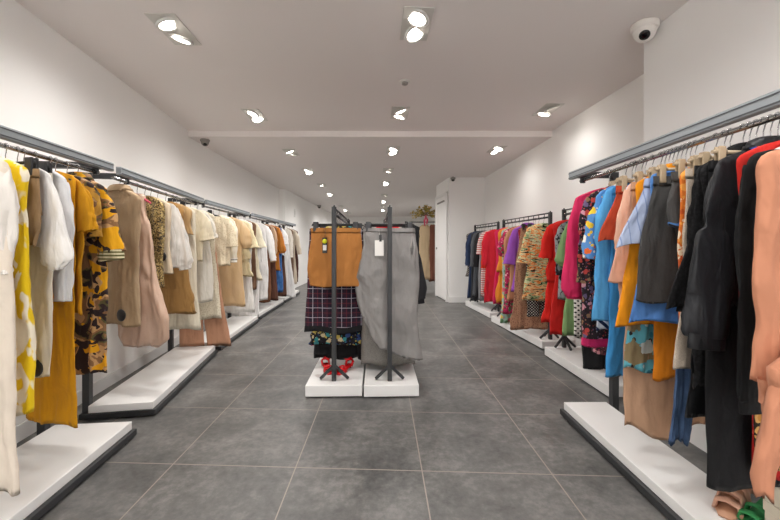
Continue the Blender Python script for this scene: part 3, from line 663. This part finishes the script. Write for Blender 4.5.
G('L3', 261, 318, 'dress', WHITE, 'long white dress at the far end of the third left rack', 'dress', 'long white dress', w=.18, flare=1.1, sleeve=('long', .5), sout=.02)
# ---- left rack 4
G('L4', 268, 300, 'dress', WHITE, 'white long-sleeved dress first on the fourth left rack', 'dress', 'white long-sleeved dress', w=.18, sleeve=('long', .5), flare=1.05)
G('L4', 271, 302, 'dress', C('plain', '#7d543c'), 'rust brown dress behind the white long-sleeved dress', 'dress', 'rust brown dress', w=.18, flare=1.0)
G('L4', 274.5, 262, 'shirt', C('plain', '#c9a98a'), 'pale tan shirt beside the orange blouse', 'shirt', 'pale tan shirt', w=.18, sleeve=('long', .4), sout=.02)
G('L4', 276.5, 300, 'dress', C('plain', '#5f3d30'), 'dark brown dress just in front of the orange blouse', 'dress', 'dark brown dress', w=.18)
G('L4', 280, 271, 'blouse', C('plain', '#c07a32'), 'burnt orange blouse with puffed sleeves among white clothes', 'blouse', 'burnt orange blouse', w=.19, sleeve=('balloon', .4), sout=.06)
G('L4', 281.5, 292, 'trousers', C('denim', '#2c5690', '#4a78b4'), 'blue trousers showing below the burnt orange blouse', 'trousers', 'blue trousers', w=.18)
G('L4', 284, 256, 'shirt', WHITE, 'short white shirt behind the burnt orange blouse', 'shirt', 'short white shirt', w=.18, sleeve=('short', .25), sout=.03)
G('L4', 286, 296, 'dress', C('plain', '#6a4a3c'), 'chocolate brown dress behind the short white shirt', 'dress', 'chocolate brown dress', w=.18)
G('L4', 288.5, 305, 'skirt', C('sheer', '#f2f1ef', .8), 'white tulle skirt flaring low over the plinth at the back left', 'skirt', 'white tulle skirt', w=.18, flare=2.0, zb=.13)
# ---- left rack 5
G('L5', 291, 291, 'shirt', C('plain', '#e4ddd2'), 'long off-white shirt first on the farthest left rack', 'shirt', 'long off-white shirt', w=.18, sleeve=('long', .5), sout=.02)
G('L5', 293.5, 288, 'dress', C('plain', '#77604f'), 'taupe brown dress on the farthest left rack', 'dress', 'taupe brown dress', w=.18)
G('L5', 296, 284, 'blouse', C('plain', '#d8cbb8'), 'beige blouse behind the taupe dress on the farthest left rack', 'blouse', 'beige blouse', w=.18, sleeve=('long', .45))
G('L5', 298, 282, 'dress', C('plain', '#593a33'), 'dark wine brown dress at the very end of the left racks', 'dress', 'dark wine brown dress', w=.18)

# ---- right rack 1 (nearest first)
def coral_tie(sp, root, surf, rng, s):
    m = sp['mat']; z0 = surf.zb + .03; x0 = -.252; y0 = -.072
    k = MB()
    k.tube([(x0 + .09, y0 + .03, z0 + .05), (x0 + .03, y0 - .01, z0 + .035), (x0 - .012, y0 - .005, z0 + .01), (x0 - .005, y0 + .0, z0 - .03), (x0 + .045, y0, z0 - .035), (x0 + .06, y0 + .0, z0 + .01)], [.028, .030, .028, .026, .025, .022], 12)
    k.build('knot', m, root)
    rg = random.Random(3)
    def tail(dx, ln, wd, yo):
        ks = [(z0 - .015, .020, .018, x0), (z0 - .08, wd * .8, .018, x0 + dx * .3), (z0 - ln * .6, wd, .016, x0 + dx * .7), (z0 - ln, wd * .55, .012, x0 + dx)]
        sf = Surf(ks, .012, rg, 1.8, .6, .01); o = loft(sf, 26, 20); o.v = [(a, b_ + yo, c_) for a, b_, c_ in o.v]; o.build('tie_end', m, root)
    tail(-.055, .28, .036, y0 - .0); tail(.02, .13, .022, y0 + .03)
G('R1', 750, 376, 'blouse', C('plain', '#cb8b6c'), 'coral peach blouse tied in a knot at its hem, nearest on the right', 'blouse', 'coral tied blouse', hx=745, psi=8, w=.24, y=.995, flare=.98, waist=.98, hang='white', drop=.075, wide=True, b=.07, amp=.026, fk=.7, e0=.4, extra=coral_tie)
G('R1', 763, 470, 'dress', C('leopard', '#2a2019', '#c99a5c', '#b57f3f', 34), 'leopard print dress under the coral blouse at the right edge', 'dress', 'leopard print dress', w=.085, flare=1.05, waist=1.0, hang='white', drop=.03)
G('R1', 766, 482, 'dress', C('floral', '#b3211f', '#d9483b', '#2f4f96', '#e8c7b8', '#c72a2a', 16), 'red and blue patterned dress low at the right edge below leopard print', 'dress', 'red patterned dress', w=.07, flare=1.1, waist=1.0, drop=.03, hang='pink')
G('R1', 744, 372, 'blouse', C('plain', '#131415'), 'dark charcoal blouse with long cuffed sleeves behind the coral blouse', 'blouse', 'dark long-sleeved blouse', hx=742, psi=6, w=.19, flare=.95, sleeve=('long', .66), sout=.0, cuff=C('plain', '#18191a'), hang='white', drop=.06, wide=True)
G('R1', 737, 378, 'dress', C('plain', '#c8271f'), 'red dress mostly hidden between the dark blouse and black jacket', 'dress', 'hidden red dress', w=.17, flare=.95, drop=.045)
G('R1', 730, 306, 'jacket', C('leather', '#1f2023'), 'black jacket with gathered balloon sleeves and a stand collar', 'jacket', 'black balloon-sleeved jacket', psi=4, w=.185, flare=1.0, collar=True, sleeve=('gather', .52), sout=.055, cuff=C('leather', '#1a1b1d'), hang='white', drop=.045)
G('R1', 714, 491, 'trousers', C('plain', '#141416'), 'long black wide trousers reaching nearly to the plinth', 'trousers', 'long black wide trousers', hx=712, psi=2, w=.18, flare=1.0, amp=.008, legw=.5)
G('R1', 702, 393, 'dress', C('eyelet', '#1e1e20', '#0d0d0e'), 'black lace dress with scalloped hem above the black trousers', 'dress', 'black lace dress', hx=697, w=.18, flare=1.03, hemw=.02, bands=((.93, 1.02, .006, None, 'scalloped_hem'),))
G('R1', 697, 418, 'trousers', C('leather', '#18191b'), 'black leather-look trousers between lace dress and denim', 'trousers', 'black leather-look trousers', hx=691, w=.165, flare=1.0)
G('R1', 699, 309, 'blouse', C('eyelet', '#19191b', '#0b0b0c'), 'black eyelet blouse flaring at the hem with a ruffled neck', 'blouse', 'black eyelet blouse', hx=671, w=.175, flare=1.25, collar=True, lean=.02, sleeve=('bell', .45), sout=.0)
G('R1', 686, 368, 'trousers', C('tweed', '#b3a596', '#cdbfae'), 'beige linen trousers beside the orange shorts', 'trousers', 'beige linen trousers', hx=674, w=.155, flare=1.1, lean=.03)
G('R1', 682, 330, 'top', C('floral', '#d8742a', '#e8a04a', '#f0dcc0', '#b8501f', 26), 'orange and cream print top between eyelet blouse and charcoal skirt', 'top', 'orange print top', hx=677, w=.16, flare=1.05)
G('R1', 676, 440, 'scarf', C('denim', '#34496a', '#4d6588'), 'narrow blue denim sash hanging low under orange shorts', 'sash', 'blue denim sash', w=.05, flare=.8, psi=0, y=1.385, lean=.10)
G('R1', 671, 226, 'skirt', C('knit', '#4d4c4b', '#353434'), 'short charcoal skirt with blue lining edge beside orange print top', 'skirt', 'short charcoal skirt', hx=667, w=.165, flare=1.0, bands=((.965, 1.0, .002, C('plain', '#4f7fc0'), 'lining'),), hang='clear')
G('R1', 664, 379, 'skirt', C('plain', '#e08418'), 'orange skirt showing under the tie-dye piece', 'skirt', 'low orange skirt', w=.12, flare=1.0, y=1.475)
G('R1', 655, 322, 'shirt', C('plain', '#5a8fd6'), 'bright blue shirt whose hem shows below the charcoal skirt', 'shirt', 'bright blue shirt under charcoal', hx=632, w=.16, y=1.445, drop=.03)
G('R1', 653, 301, 'skirt', CHAR, 'long charcoal knit skirt with flared hem over a blue shirt', 'skirt', 'long charcoal skirt', hx=632, w=.165, flare=1.2, lean=.035, hang='clear', amp=.016)
G('R1', 646, 372, 'scarf', C('floral', '#5fa9b8', '#3f8fa6', '#3a2f2c', '#c9d4d0', '#8a7a5a', 12), 'teal and brown tie-dye top hanging under the charcoal skirt', 'top', 'teal tie-dye top', w=.11, flare=1.15, lean=.08, y=1.50)
G('R1', 648, 246, 'skirt', C('stripes', '#a6b2cc', '#7f8fb4', 26, .1, .12), 'pale blue pinstriped skirt beside the charcoal skirt', 'skirt', 'pale blue striped skirt', hx=619, w=.165, flare=1.18, lean=.03, hang='clear')
G('R1', 640, 420, 'skirt', C('plain', '#c29a7c'), 'long nude skirt with ruffled hem low behind the orange dress', 'skirt', 'long nude skirt', w=.16, flare=1.35, lean=-.02, zb=.28, hemw=.03)
G('R1', 637, 326, 'dress', C('plain', '#eb9412'), 'bright orange dress with long straight side, right of the brick red skirt', 'dress', 'bright orange dress', hx=619, w=.175, flare=1.05, lean=.035, collar=True, drop=.05)
G('R1', 631, 282, 'shirt', C('plain', '#e3b49c'), 'peach shirt just behind the bright orange dress', 'shirt', 'peach shirt', wide=True, hx=611, w=.17, flare=1.1, lean=.03, sleeve=('long', .5), sout=.01)
G('R1', 625, 270, 'shirt', C('stripes', '#c7ccd8', '#8fa0c4', 40, 0, .3), 'thin blue and white striped shirt behind the peach shirt', 'shirt', 'thin striped shirt', hx=614, w=.16, flare=1.05, lean=.02)
G('R1', 616, 242, 'skirt', C('plain', '#b8472a'), 'brick red skirt clipped on at an angle beside the sky blue shirt', 'skirt', 'brick red skirt', hx=600, w=.165, flare=1.1, lean=.05, hang='clear')
G('R1', 613, 376, 'trousers', C('plain', '#3f93d2'), 'blue trousers hanging low behind the rack post', 'trousers', 'low blue trousers', w=.15, flare=1.1, lean=.02)
G('R1', 610, 332, 'scarf', C('stripes', '#22304f', '#d9dade', 26, .8, .6), 'navy and white diagonally striped scarf hanging under the sky blue shirt', 'scarf', 'navy striped scarf', w=.12, lean=.05, flare=1.0)
G('R1', 604, 322, 'shirt', C('plain', '#57a5dc'), 'long sky blue shirt left of the brick red skirt', 'shirt', 'long sky blue shirt', hx=593, w=.18, flare=1.12, lean=.03, sleeve=('long', .52), sout=.02)
G('R1', 598, 236, 'top', C('floral', '#5a8fc8', '#e9c03a', '#e8e3d8', '#d9662e', 17), 'blue and yellow floral top beside the sky blue shirt', 'top', 'blue and yellow floral top', hx=592, w=.18, flare=1.0, sleeve=('short', .3), sout=.03)
G('R1', 588, 346, 'dress', C('floral', '#2b2226', '#b8453f', '#8a6a4e', '#c98f9a', '#6a5a7a', 34), 'dark floral dress with magenta hem behind the pink blouse', 'dress', 'dark floral dress', hx=580, w=.19, flare=1.05, lean=.02, sleeve=('long', .42), sout=.03, bands=((.95, 1.0, .003, C('plain', '#c72560'), 'hem_trim'),))
G('R1', 574, 296, 'blouse', C('plain', '#d02a5e'), 'hot pink blouse with long full sleeves at the far end of the rack', 'blouse', 'hot pink blouse', hx=566, w=.19, flare=1.05, sleeve=('balloon', .52), sout=.03, b=.05)
# ---- right stand 2
G('R2', 590, 352, 'dress', C('floral', '#3a2730', '#c93a6a', '#7a4a50', '#e0a0a8', 30), 'maroon and pink floral dress low behind the dark floral one', 'dress', 'maroon floral dress', w=.17, flare=1.05)
G('R2', 583, 370, 'trousers', C('plain', '#1e1f21'), 'black trousers hanging over the low plinth below dotted fabric', 'trousers', 'low black trousers', w=.16, flare=1.1)
G('R2', 575, 338, 'dress', C('dots', '#dcd8d2', '#2d2b2b', 38), 'white dress covered with black dots below the pink blouse', 'dress', 'dotted dress', w=.18, flare=1.1)
G('R2', 565, 335, 'dress', C('plain', '#7fa06a'), 'sage green dress beside the dotted dress', 'dress', 'sage green dress', w=.18, flare=1.15, sleeve=('balloon', .34), sout=.04)
G('R2', 559, 300, 'jacket', C('blotch', '#26262a', '#8b8d90', 30), 'black and grey print jacket between green and red dresses', 'jacket', 'black and grey print jacket', w=.18, sleeve=('long', .42), sout=.02)
G('R2', 553, 334, 'dress', C('plain', '#c9201c'), 'deep red long dress just right of the red ruffled dress', 'dress', 'deep red long dress', w=.165, flare=1.2)
G('R2', 547, 322, 'dress', C('plain', '#d9261d'), 'bright red dress with ruffled tiers on the second right stand', 'dress', 'bright red ruffled dress', w=.18, flare=1.15, sleeve=('short', .28), sout=.03, bands=((.35, .6, .02, None, 'ruffle'), (.65, 1.0, .02, None, 'ruffle')))
# ---- right stand 3
G('R3', 531, 316, 'trousers', C('dots', '#1f1f21', '#c8c3ba', 46), 'black trousers with pale spots below the tropical blouse', 'trousers', 'pale-spotted black trousers', w=.13, y=4.02)
G('R3', 526, 300, 'blouse', C('streak', '#1d241c', '#8fae78', '#cfd2a6', '#e0873e', '#e8cf96'), 'tropical print blouse streaked orange, green and black', 'blouse', 'tropical streaked blouse', w=.19, flare=1.15, sleeve=('bell', .35), sout=.05, lean=.02)
G('R3', 520, 332, 'skirt', C('lace', '#b08468', '#5e3f34', 70), 'brown snake-patterned long skirt with ruffled hem', 'skirt', 'brown snake-patterned skirt', w=.17, flare=1.55, zb=.13, lean=.02, amp=.03, bands=((.82, 1.0, .02, None, 'ruffle'),))
G('R3', 517.5, 290, 'dress', C('plaid', '#7a2030', '#b8383a', '#2b2028', '#d8a08a'), 'red checked dress between purple jacket and tropical blouse', 'dress', 'red checked dress', w=.18)
G('R3', 512, 291, 'jacket', C('plain', '#9a55b8'), 'purple jacket with wide sleeves in the middle of the right row', 'jacket', 'purple jacket', w=.19, flare=1.05, sleeve=('bell', .38), sout=.05, collar=True)
G('R3', 507.5, 300, 'jacket', C('plain', '#c48a68'), 'tan brown jacket just left of the purple jacket', 'jacket', 'tan brown jacket', w=.18, sleeve=('long', .4), sout=.03)
G('R3', 504, 313, 'dress', C('floral', '#a8234e', '#d8487a', '#4f7a52', '#e8b0b8', '#5a1e38', 26), 'magenta floral dress between orange ruffles and purple jacket', 'dress', 'magenta floral dress', w=.185, sleeve=('puff', .3), sout=.04)
G('R3', 501, 322, 'dress', C('floral', '#9fc0b0', '#e8c85a', '#d86a7a', '#6f9a70', 16), 'pale green dress with yellow and pink flowers, low beside orange ruffles', 'dress', 'pale green flowered dress', w=.18, flare=1.1)
G('R3', 498, 302, 'dress', C('plain', '#ec9434'), 'orange dress with ruffled edge at the far end of the middle stand', 'dress', 'orange ruffled dress', w=.185, flare=1.1, bands=((.3, .6, .025, None, 'ruffle'), (.65, 1.0, .025, None, 'ruffle')))
G('R3', 494.5, 304, 'dress', C('plain', '#d6285c'), 'hot pink dress just left of the orange ruffled dress', 'dress', 'hot pink dress', w=.18)
# ---- right stand 4
G('R4', 488, 302, 'dress', C('plain', '#d8283a'), 'crimson dress behind the hot pink one on the farthest stand', 'dress', 'crimson dress', w=.185, sleeve=('long', .45), sout=.03)
G('R4', 484.5, 292, 'coat', C('plain', '#e03a26'), 'scarlet long-sleeved dress on the farthest right stand', 'dress', 'scarlet long-sleeved dress', w=.19, sleeve=('long', .5), sout=.04)
G('R4', 480.5, 296, 'shirt', C('stripes', '#d9cfca', '#b8585a', 30, 1.57, .4), 'white shirt with red stripes between scarlet and grey clothes', 'shirt', 'red-striped white shirt', w=.185, sleeve=('short', .3), sout=.03)
G('R4', 478.3, 300, 'dress', C('plain', '#8b8b8e'), 'light grey dress next to the red-striped shirt', 'dress', 'light grey dress', w=.185)
G('R4', 476, 298, 'coat', C('plain', '#2a2a2d'), 'black coat with long sleeves on the farthest stand', 'coat', 'black coat', w=.19, sleeve=('long', .5), sout=.03)
G('R4', 473, 296, 'jacket', C('plain', '#5d6066'), 'mid grey jacket between black coat and navy clothes', 'jacket', 'mid grey jacket', w=.19, sleeve=('long', .5), sout=.03)
G('R4', 470.5, 300, 'dress', C('plain', '#35383d'), 'charcoal grey dress near the far end of the last stand', 'dress', 'charcoal grey dress', w=.185)
G('R4', 468, 298, 'coat', C('plain', '#31405f'), 'navy blue coat at the far end of the last right stand', 'coat', 'navy blue coat', w=.19, sleeve=('long', .5), sout=.03)
G('R4', 466.2, 276, 'top', C('dots', '#55504c', '#b8b0a8', 40), 'dark spotted top at the very end of the last stand', 'top', 'dark spotted top', w=.185)
# ---- centre stands
M_TAG, M_TAGB, M_YEL = simple('white_card', '#e4e1dc', .6), simple('black_card', '#262626', .5), simple('yellow_sticker', '#d9dc1e', .5)
G('C1', 335, 286, 'skirt', C('plain', '#ab7138'), 'short rust brown skirt with a black swing tag at the front of the stand', 'skirt', 'short rust skirt', y=2.74, w=.185, flare=1.08, mid=1.05, b=.05, amp=.022, fk=.8, hemw=.003,
  tags=((-.075, -.17, .035, .115, 'swing_tag', M_TAGB, 'black swing tag'),), dot=M_YEL)
G('C1', 333, 331, 'skirt', C('plaid', '#23202e', '#3a2230', '#8a3038', '#b9b6c0'), 'dark plaid skirt with a black hem behind the rust skirt', 'skirt', 'dark plaid skirt', y=2.88, w=.215, flare=1.18, b=.05, amp=.012, bands=((.945, 1.0, .003, BLACK, 'hem_band'),))
G('C1', 335, 343, 'dress', C('floral', '#1e1c22', '#3f9aa0', '#d8c9a0', '#3a4f86', '#c9b45a', 22), 'floral ruffled dress in teal and cream showing under the plaid skirt', 'dress', 'teal floral dress', y=2.985, w=.20, flare=1.12, b=.04, bands=((.9, 1.0, .02, None, 'ruffle'),))
G('C1', 338, 362, 'skirt', C('plain', '#151517'), 'long black skirt lowest behind the teal floral dress', 'skirt', 'long black skirt', y=3.08, w=.19, flare=1.1, zb=.125, b=.045)
G('C1', 330, 352, 'dress', C('plain', '#c8285c'), 'pink dress glimpsed at the left behind the black skirt', 'dress', 'glimpsed pink dress', y=3.2, w=.215, flare=1.16, zb=.2, b=.04)
G('C1', 332, 300, 'blouse', C('floral', '#4a3138', '#c98a8a', '#d9c0a0', '#6a7a9a', 14), 'multicoloured print blouse peeking out left of the plaid skirt', 'blouse', 'multicoloured print blouse', y=3.36, w=.24, flare=1.1, b=.05, sleeve=('puff', .3), sout=.06)
G('C1', 332, 300, 'jacket', C('plain', '#33415f'), 'dark blue jacket deep inside the left centre stand', 'jacket', 'dark blue jacket', y=3.6, w=.2, b=.05)
def wrap_hem(x):
    x = x / .24
    pts = [(-1.3, -.68), (-.93, -.70), (-.5, -.93), (-.28, -1.0), (-.1, -.985), (0.02, -1.0), (.35, -1.065), (1.3, -1.085)]
    for (a, b_), (c_, d_) in zip(pts, pts[1:]):
        if x <= c_: return b_ + (d_ - b_) * (x - a) / (c_ - a)
    return pts[-1][1]
def wrap_tie(sp, root, surf, rng, s):
    x, y, z = surf.at(-.55, -.2)
    m = MB(); m.tube([(x, y - .004, -.16), (x + .012, y - .012, -.24), (x + .006, y - .014, -.33), (x + .016, y - .012, -.40)], [.006, .010, .009, .006], 8, flat=.5)
    m.tube([(x - .004, y - .006, -.16), (x - .014, y - .013, -.22), (x - .010, y - .014, -.29)], [.006, .009, .006], 8, flat=.5); m.build('tie', sp['mat'], root)
G('C2', 388, 362, 'skirt', C('plain', '#8d8a88'), 'grey asymmetric wrap skirt with a white tag at the front of the stand', 'skirt', 'grey wrap skirt', y=2.74, w=.195, flare=1.24, b=.055, amp=.040, hemfn=wrap_hem, hemw=0, zb=.21, extra=wrap_tie, fk=.7, e0=.4,
  tags=((-.075, -.19, .066, .115, 'paper_tag', M_TAG, 'white paper tag'), (-.066, -.15, .018, .05, 'string_loop', M_TAGB, 'black tag string')))
G('C2', 392, 364, 'skirt', C('tweed', '#6c6864', '#928e88'), 'grey speckled tweed skirt lower behind the wrap skirt', 'skirt', 'grey tweed skirt', y=2.88, w=.19, flare=1.12, zb=.135, b=.045, amp=.008)
G('C2', 396, 364, 'skirt', C('plain', '#1a1a1c'), 'black skirt edging out right of the tweed skirt', 'skirt', 'black skirt behind tweed', y=3.0, w=.21, flare=1.22, zb=.13, b=.045)
G('C2', 394, 364, 'dress', C('plain', '#d3202a'), 'red dress just showing at the hem behind grey skirts', 'dress', 'red dress behind grey skirts', y=3.12, w=.17, zb=.115, flare=1.0, b=.04)
G('C2', 390, 290, 'blouse', C('plain', '#2e3033'), 'black blouse with long balloon sleeves at the right behind the grey skirts', 'blouse', 'black balloon-sleeved blouse', y=3.4, w=.25, b=.06, flare=1.0, sleeve=('balloon', .60), sout=.10, cuff=BLACK)
G('C2', 390, 290, 'trousers', C('plain', '#222326'), 'black trousers hanging behind the balloon-sleeved blouse', 'trousers', 'black trousers on the rear of the stand', y=3.6, w=.26, b=.06, zb=.48)

# ---- rear rack beyond the white block
def rear_rack():
    r = empty('clothes_rack', (0, 8.45, 0), 0, label='rear clothes rack with a dried flower wreath beyond the white block', cat='clothes rack')
    for x in (.36, 1.22): MB().box(x - .015, x + .015, -.015, .015, 0, 1.62, .002).build('post', M_BLACK, r); MB().box(x - .02, x + .02, -.22, .22, 0, .03, .002).build('foot', M_BLACK, r)
    MB().tube([(.36, 0, 1.60), (1.22, 0, 1.60)], .012, 8).build('hanging_rod', M_BLACK, r)
    r2 = [('dress', .50, C('plain', '#2f3033'), 'dark grey long dress on the rear rack', 'dark grey dress', .20, .16), ('dress', .80, C('plain', '#cdb592'), 'long beige dress facing front on the rear rack', 'long beige dress', .14, .17),
          ('dress', 1.0, C('plain', '#7d4f40'), 'red-brown long dress on the rear rack beside the beige one', 'red-brown dress', .10, .13), ('coat', 1.12, C('plain', '#3f3f43'), 'charcoal coat at the right end of the rear rack', 'charcoal coat', .12, .15)]
    for i, (kd, x, m, lab, sh, w, zb) in enumerate(r2):
        RACK['B%d' % i] = dict(P0=(x, 8.3), P1=(x + .001, 8.6), s=1, z=1.60, rr=.012)
        rng = random.Random(i); g = empty(kd, (x, 8.45 - .0, 1.60), 0, label=lab, cat=kd, group='garments on the rear rack')
        L = -(1.60 - zb - .1); sf = Surf([(-.058, .048, .02, 0), (-.068, .07, .03, 0), (-.12, w * .95, .04, 0), (-.2, w, .05, 0), (L * .6, w * .85, .045, 0), (L, w * 1.1, .06, 0)], .014, rng)
        loft(sf, 28, 18).build('body', m, g)
        if i in (0, 3):
            for sx in (-1, 1): sleeve_mesh([(sx * w * .9, 0, -.12), (sx * w * 1.05, 0, -.35), (sx * w * 1.1, 0, -.65)], [.04, .045, .035], 12, .7, rng).build('sleeve', m, g)
        hanger('white' if i == 1 else 'black', (x, 8.45, 1.60), 0, w * .95, .05, ('white' if i == 1 else 'black') + ' hanger holding the ' + sh, 'hangers on the rear rack', .012)
rear_rack()
def wreath():
    r = empty('dried_flower_wreath', (.80, 8.27, 1.73), label='bunch of dried yellow flowers with a pink ribbon above the beige dress', cat='dried flowers')
    rg = random.Random(11); st = MB(); lf = MB(); bl = MB()
    for i in range(60):
        a = rg.uniform(-.2, pi + .2); ln = rg.uniform(.14, .34); e = Vector((ln * cos(a) * 1.05, rg.uniform(-.08, .08), ln * sin(a) * .75 - .02))
        st.tube([(0, 0, 0), e * .5 + Vector((0, 0, .02)), e], .003, 5)
        for q in range(3):
            p = e * rg.uniform(.55, 1.0); dx = Vector((rg.uniform(-1, 1), rg.uniform(-.5, .5), rg.uniform(-.3, 1))).normalized() * .05
            n = Vector((-dx.z, 0.01, dx.x)) * .35
            lf.add([p, p + dx * .5 + n, p + dx, p + dx * .5 - n, p + dx * .5 + Vector((0, -.006, 0))], [(0, 1, 4), (1, 2, 4), (2, 3, 4), (3, 0, 4)], False)
        if i % 2: bl.lathe([(.004, -.012), (.018, -.004), (.021, .006), (.010, .016)], 8, e)
    st.build('stems', C('plain', '#8a7040'), r); lf.build('leaves', C('plain', '#a09048'), r); bl.build('blossoms', C('plain', '#c9a85a'), r)
    m = MB(); m.tube([(0, -.1, -.02), (-.03, -.11, -.12), (-.02, -.11, -.24)], [.012, .022, .014], 8, flat=.3); m.tube([(0, -.1, -.02), (.035, -.11, -.10), (.02, -.11, -.2)], [.012, .022, .012], 8, flat=.3)
    m.lathe([(.01, -.02), (.03, 0), (.01, .02)], 10, (0, -.1, -.01)); m.build('ribbon', C('satin', '#c83a5e'), r)
    MB().tube([(.0, .18, -.13), (0, .12, -.05), (0, 0, 0)], .005, 6).build('wire', M_BPL, r)
wreath()

# ------------------------------------------------------------------ build the garments
for rk in GROUPS:
    lst = [s for s in SPECS if s['rack'] == rk]
    for s in lst: solve(s)
    lst.sort(key=lambda s: s['d'])
    # keep at least a little air between neighbours on the rod
    for a, b_ in zip(lst, lst[1:]):
        if b_['d'] - a['d'] < .022:
            b_['d'] = a['d'] + .022; R = RACK[rk]; B = (R['P1'][0] - R['P0'][0]) / (R['P1'][1] - R['P0'][1]); b_['X'] = R['P0'][0] + B * (b_['d'] - R['P0'][1])
    for i, s in enumerate(lst):
        g = min([abs(s['d'] - o['d']) for o in lst if o is not s] + [.3])
        build(s, g * .97, SPECS.index(s))

# ------------------------------------------------------------------ shoes and boxes
def sandal(x, y, z, rz, mat, label, sole, sc=1.0, heel=.07):
    r = empty('high_heel_shoe', (x, y, z), rz, label=label, cat='shoe', group='red shoes on the left centre plinth' if 'red' in label else 'shoes on the nearest right plinth')
    m = MB(); P = [(.112, .004), (.07, .006), (.03, heel*.31), (-.02, heel*.74), (-.07, heel), (-.105, heel + .004)]; W = [.016, .036, .033, .026, .027, .020]
    vs = []; 
    for (yy, zz), w in zip(P, W):
        for sx, dz in ((-1, 0), (1, 0), (1, .006), (-1, .006)): vs.append((sx * w * sc, yy * sc, (zz + dz) * sc))
    fs = [(i*4+j, i*4+(j+1) % 4, i*4+4+(j+1) % 4, i*4+4+j) for i in range(5) for j in range(4)] + [(0, 3, 2, 1), (20, 21, 22, 23)]
    m.add(vs, fs).build('sole', sole, r)
    MB().tube([(0, -.09*sc, heel*sc), (0, -.097*sc, heel*.45*sc), (0, -.094*sc, .002)], [.018*sc, .011*sc, .010*sc], 10).build('heel', mat, r)
    up = MB()
    def arch(yy, z0, w, h, rd): up.tube([(-w*sc, yy*sc, z0*sc), (-w*.8*sc, yy*sc, (z0+h*.8)*sc), (0, yy*sc, (z0+h)*sc), (w*.8*sc, yy*sc, (z0+h*.8)*sc), (w*sc, yy*sc, z0*sc)], rd*sc, 8, flat=2.6)
    arch(.065, .008, .038, .042, .007); arch(.03, heel*.31, .036, .05, .006); up.build('toe_strap', mat, r)
    k = MB(); k.tube([(-.028*sc, -.07*sc, heel*sc), (-.032*sc, -.095*sc, (heel+.035)*sc), (0, -.122*sc, (heel+.05)*sc), (.032*sc, -.095*sc, (heel+.035)*sc), (.028*sc, -.07*sc, heel*sc)], .009*sc, 8, flat=2.0)
    k.tube([(.03*sc, -.09*sc, (heel+.04)*sc), (.03*sc, -.05*sc, (heel+.06)*sc), (0, -.03*sc, (heel+.066)*sc), (-.03*sc, -.05*sc, (heel+.06)*sc), (-.03*sc, -.09*sc, (heel+.04)*sc)], .005*sc, 8); k.build('heel_strap', mat, r)
    return r
RED = simple('red_patent', '#c4161c', .25); NUDE = simple('nude_leather', '#c99a82', .45); INS = simple('insole_tan', '#b98a6c', .5); GREEN = simple('green_suede', '#2f8a4e', .7)
sandal(-.488, 2.84, .09, 3.5, RED, 'red strappy heeled shoe left of the stand pole, on the white plinth', RED, .9, .03)
sandal(-.352, 2.83, .09, 2.75, RED, 'red strappy heeled shoe right of the stand pole, on the white plinth', RED, .9, .03)
sandal(1.285, 1.37, .09, 2.2, NUDE, 'nude heeled shoe on the white plinth, left one of the pair by the boxes', INS, 1.0)
sandal(1.345, 1.40, .09, 2.0, NUDE, 'nude heeled shoe on the white plinth, standing against the cream boxes', INS, 1.0)
sandal(1.315, 1.29, .09, 1.9, GREEN, 'green heeled shoe half hidden beside the cream boxes', GREEN, .9)
def box(x, y, z, w, d_, h, label, rz):
    r = empty('shoe_box', (x, y, z), rz, label=label, cat='box', group='cream boxes stacked on the right plinth')
    M = simple('cream_card', '#cfc5b2', .7)
    MB().box(-w/2, w/2, -d_/2, d_/2, 0, h - .028, .002).build('box_base', M, r); MB().box(-w/2 - .003, w/2 + .003, -d_/2 - .003, d_/2 + .003, h - .034, h, .002).build('lid', M, r)
for i, nm in enumerate(('bottom of the stack', 'second from the bottom of the stack', 'top of the stack')):
    box(1.318, 1.085 + .004 * i, .09 + i * .066, .135, .26, .065, f'flat cream cardboard box at the right edge, {nm}', -.02 + .02 * i)

# ------------------------------------------------------------------ light and camera
wd = bpy.data.worlds.new('World'); SC.world = wd; wd.use_nodes = True
bg = wd.node_tree.nodes['Background']; bg.inputs[0].default_value = lin('#eef2f8'); bg.inputs[1].default_value = 1.0
ad = bpy.data.lights.new('added_window_fill', 'AREA'); ad.shape = 'RECTANGLE'; ad.size = 2.6; ad.size_y = 2.05; ad.energy = 70; ad.color = (1, .98, .955)  # added fill from behind the camera, standing in for unseen window daylight
ao = bpy.data.objects.new('added_window_fill', ad); COL.objects.link(ao); ao.location = (.1, YF - .3, 1.2); ao.rotation_euler = (radians(90), 0, 0)
cd = bpy.data.cameras.new('camera'); cd.sensor_width = 36; cd.lens = F * 36 / 780; cd.shift_y = -(260 - HY) / 780; cd.clip_start = .02
co = bpy.data.objects.new('camera', cd); COL.objects.link(co); co.location = (0, 0, HC); co.rotation_euler = (radians(90), 0, 0); SC.camera = co
SC.view_settings.view_transform = 'Standard'; SC.view_settings.look = 'None'; SC.view_settings.gamma = 1; SC.view_settings.use_curve_mapping = False
SC.view_settings.exposure = 0.0
SC.cycles.use_denoising = True; SC.cycles.max_bounces = 12; SC.cycles.diffuse_bounces = 8; SC.cycles.transparent_max_bounces = 8; SC.cycles.sample_clamp_indirect = 6
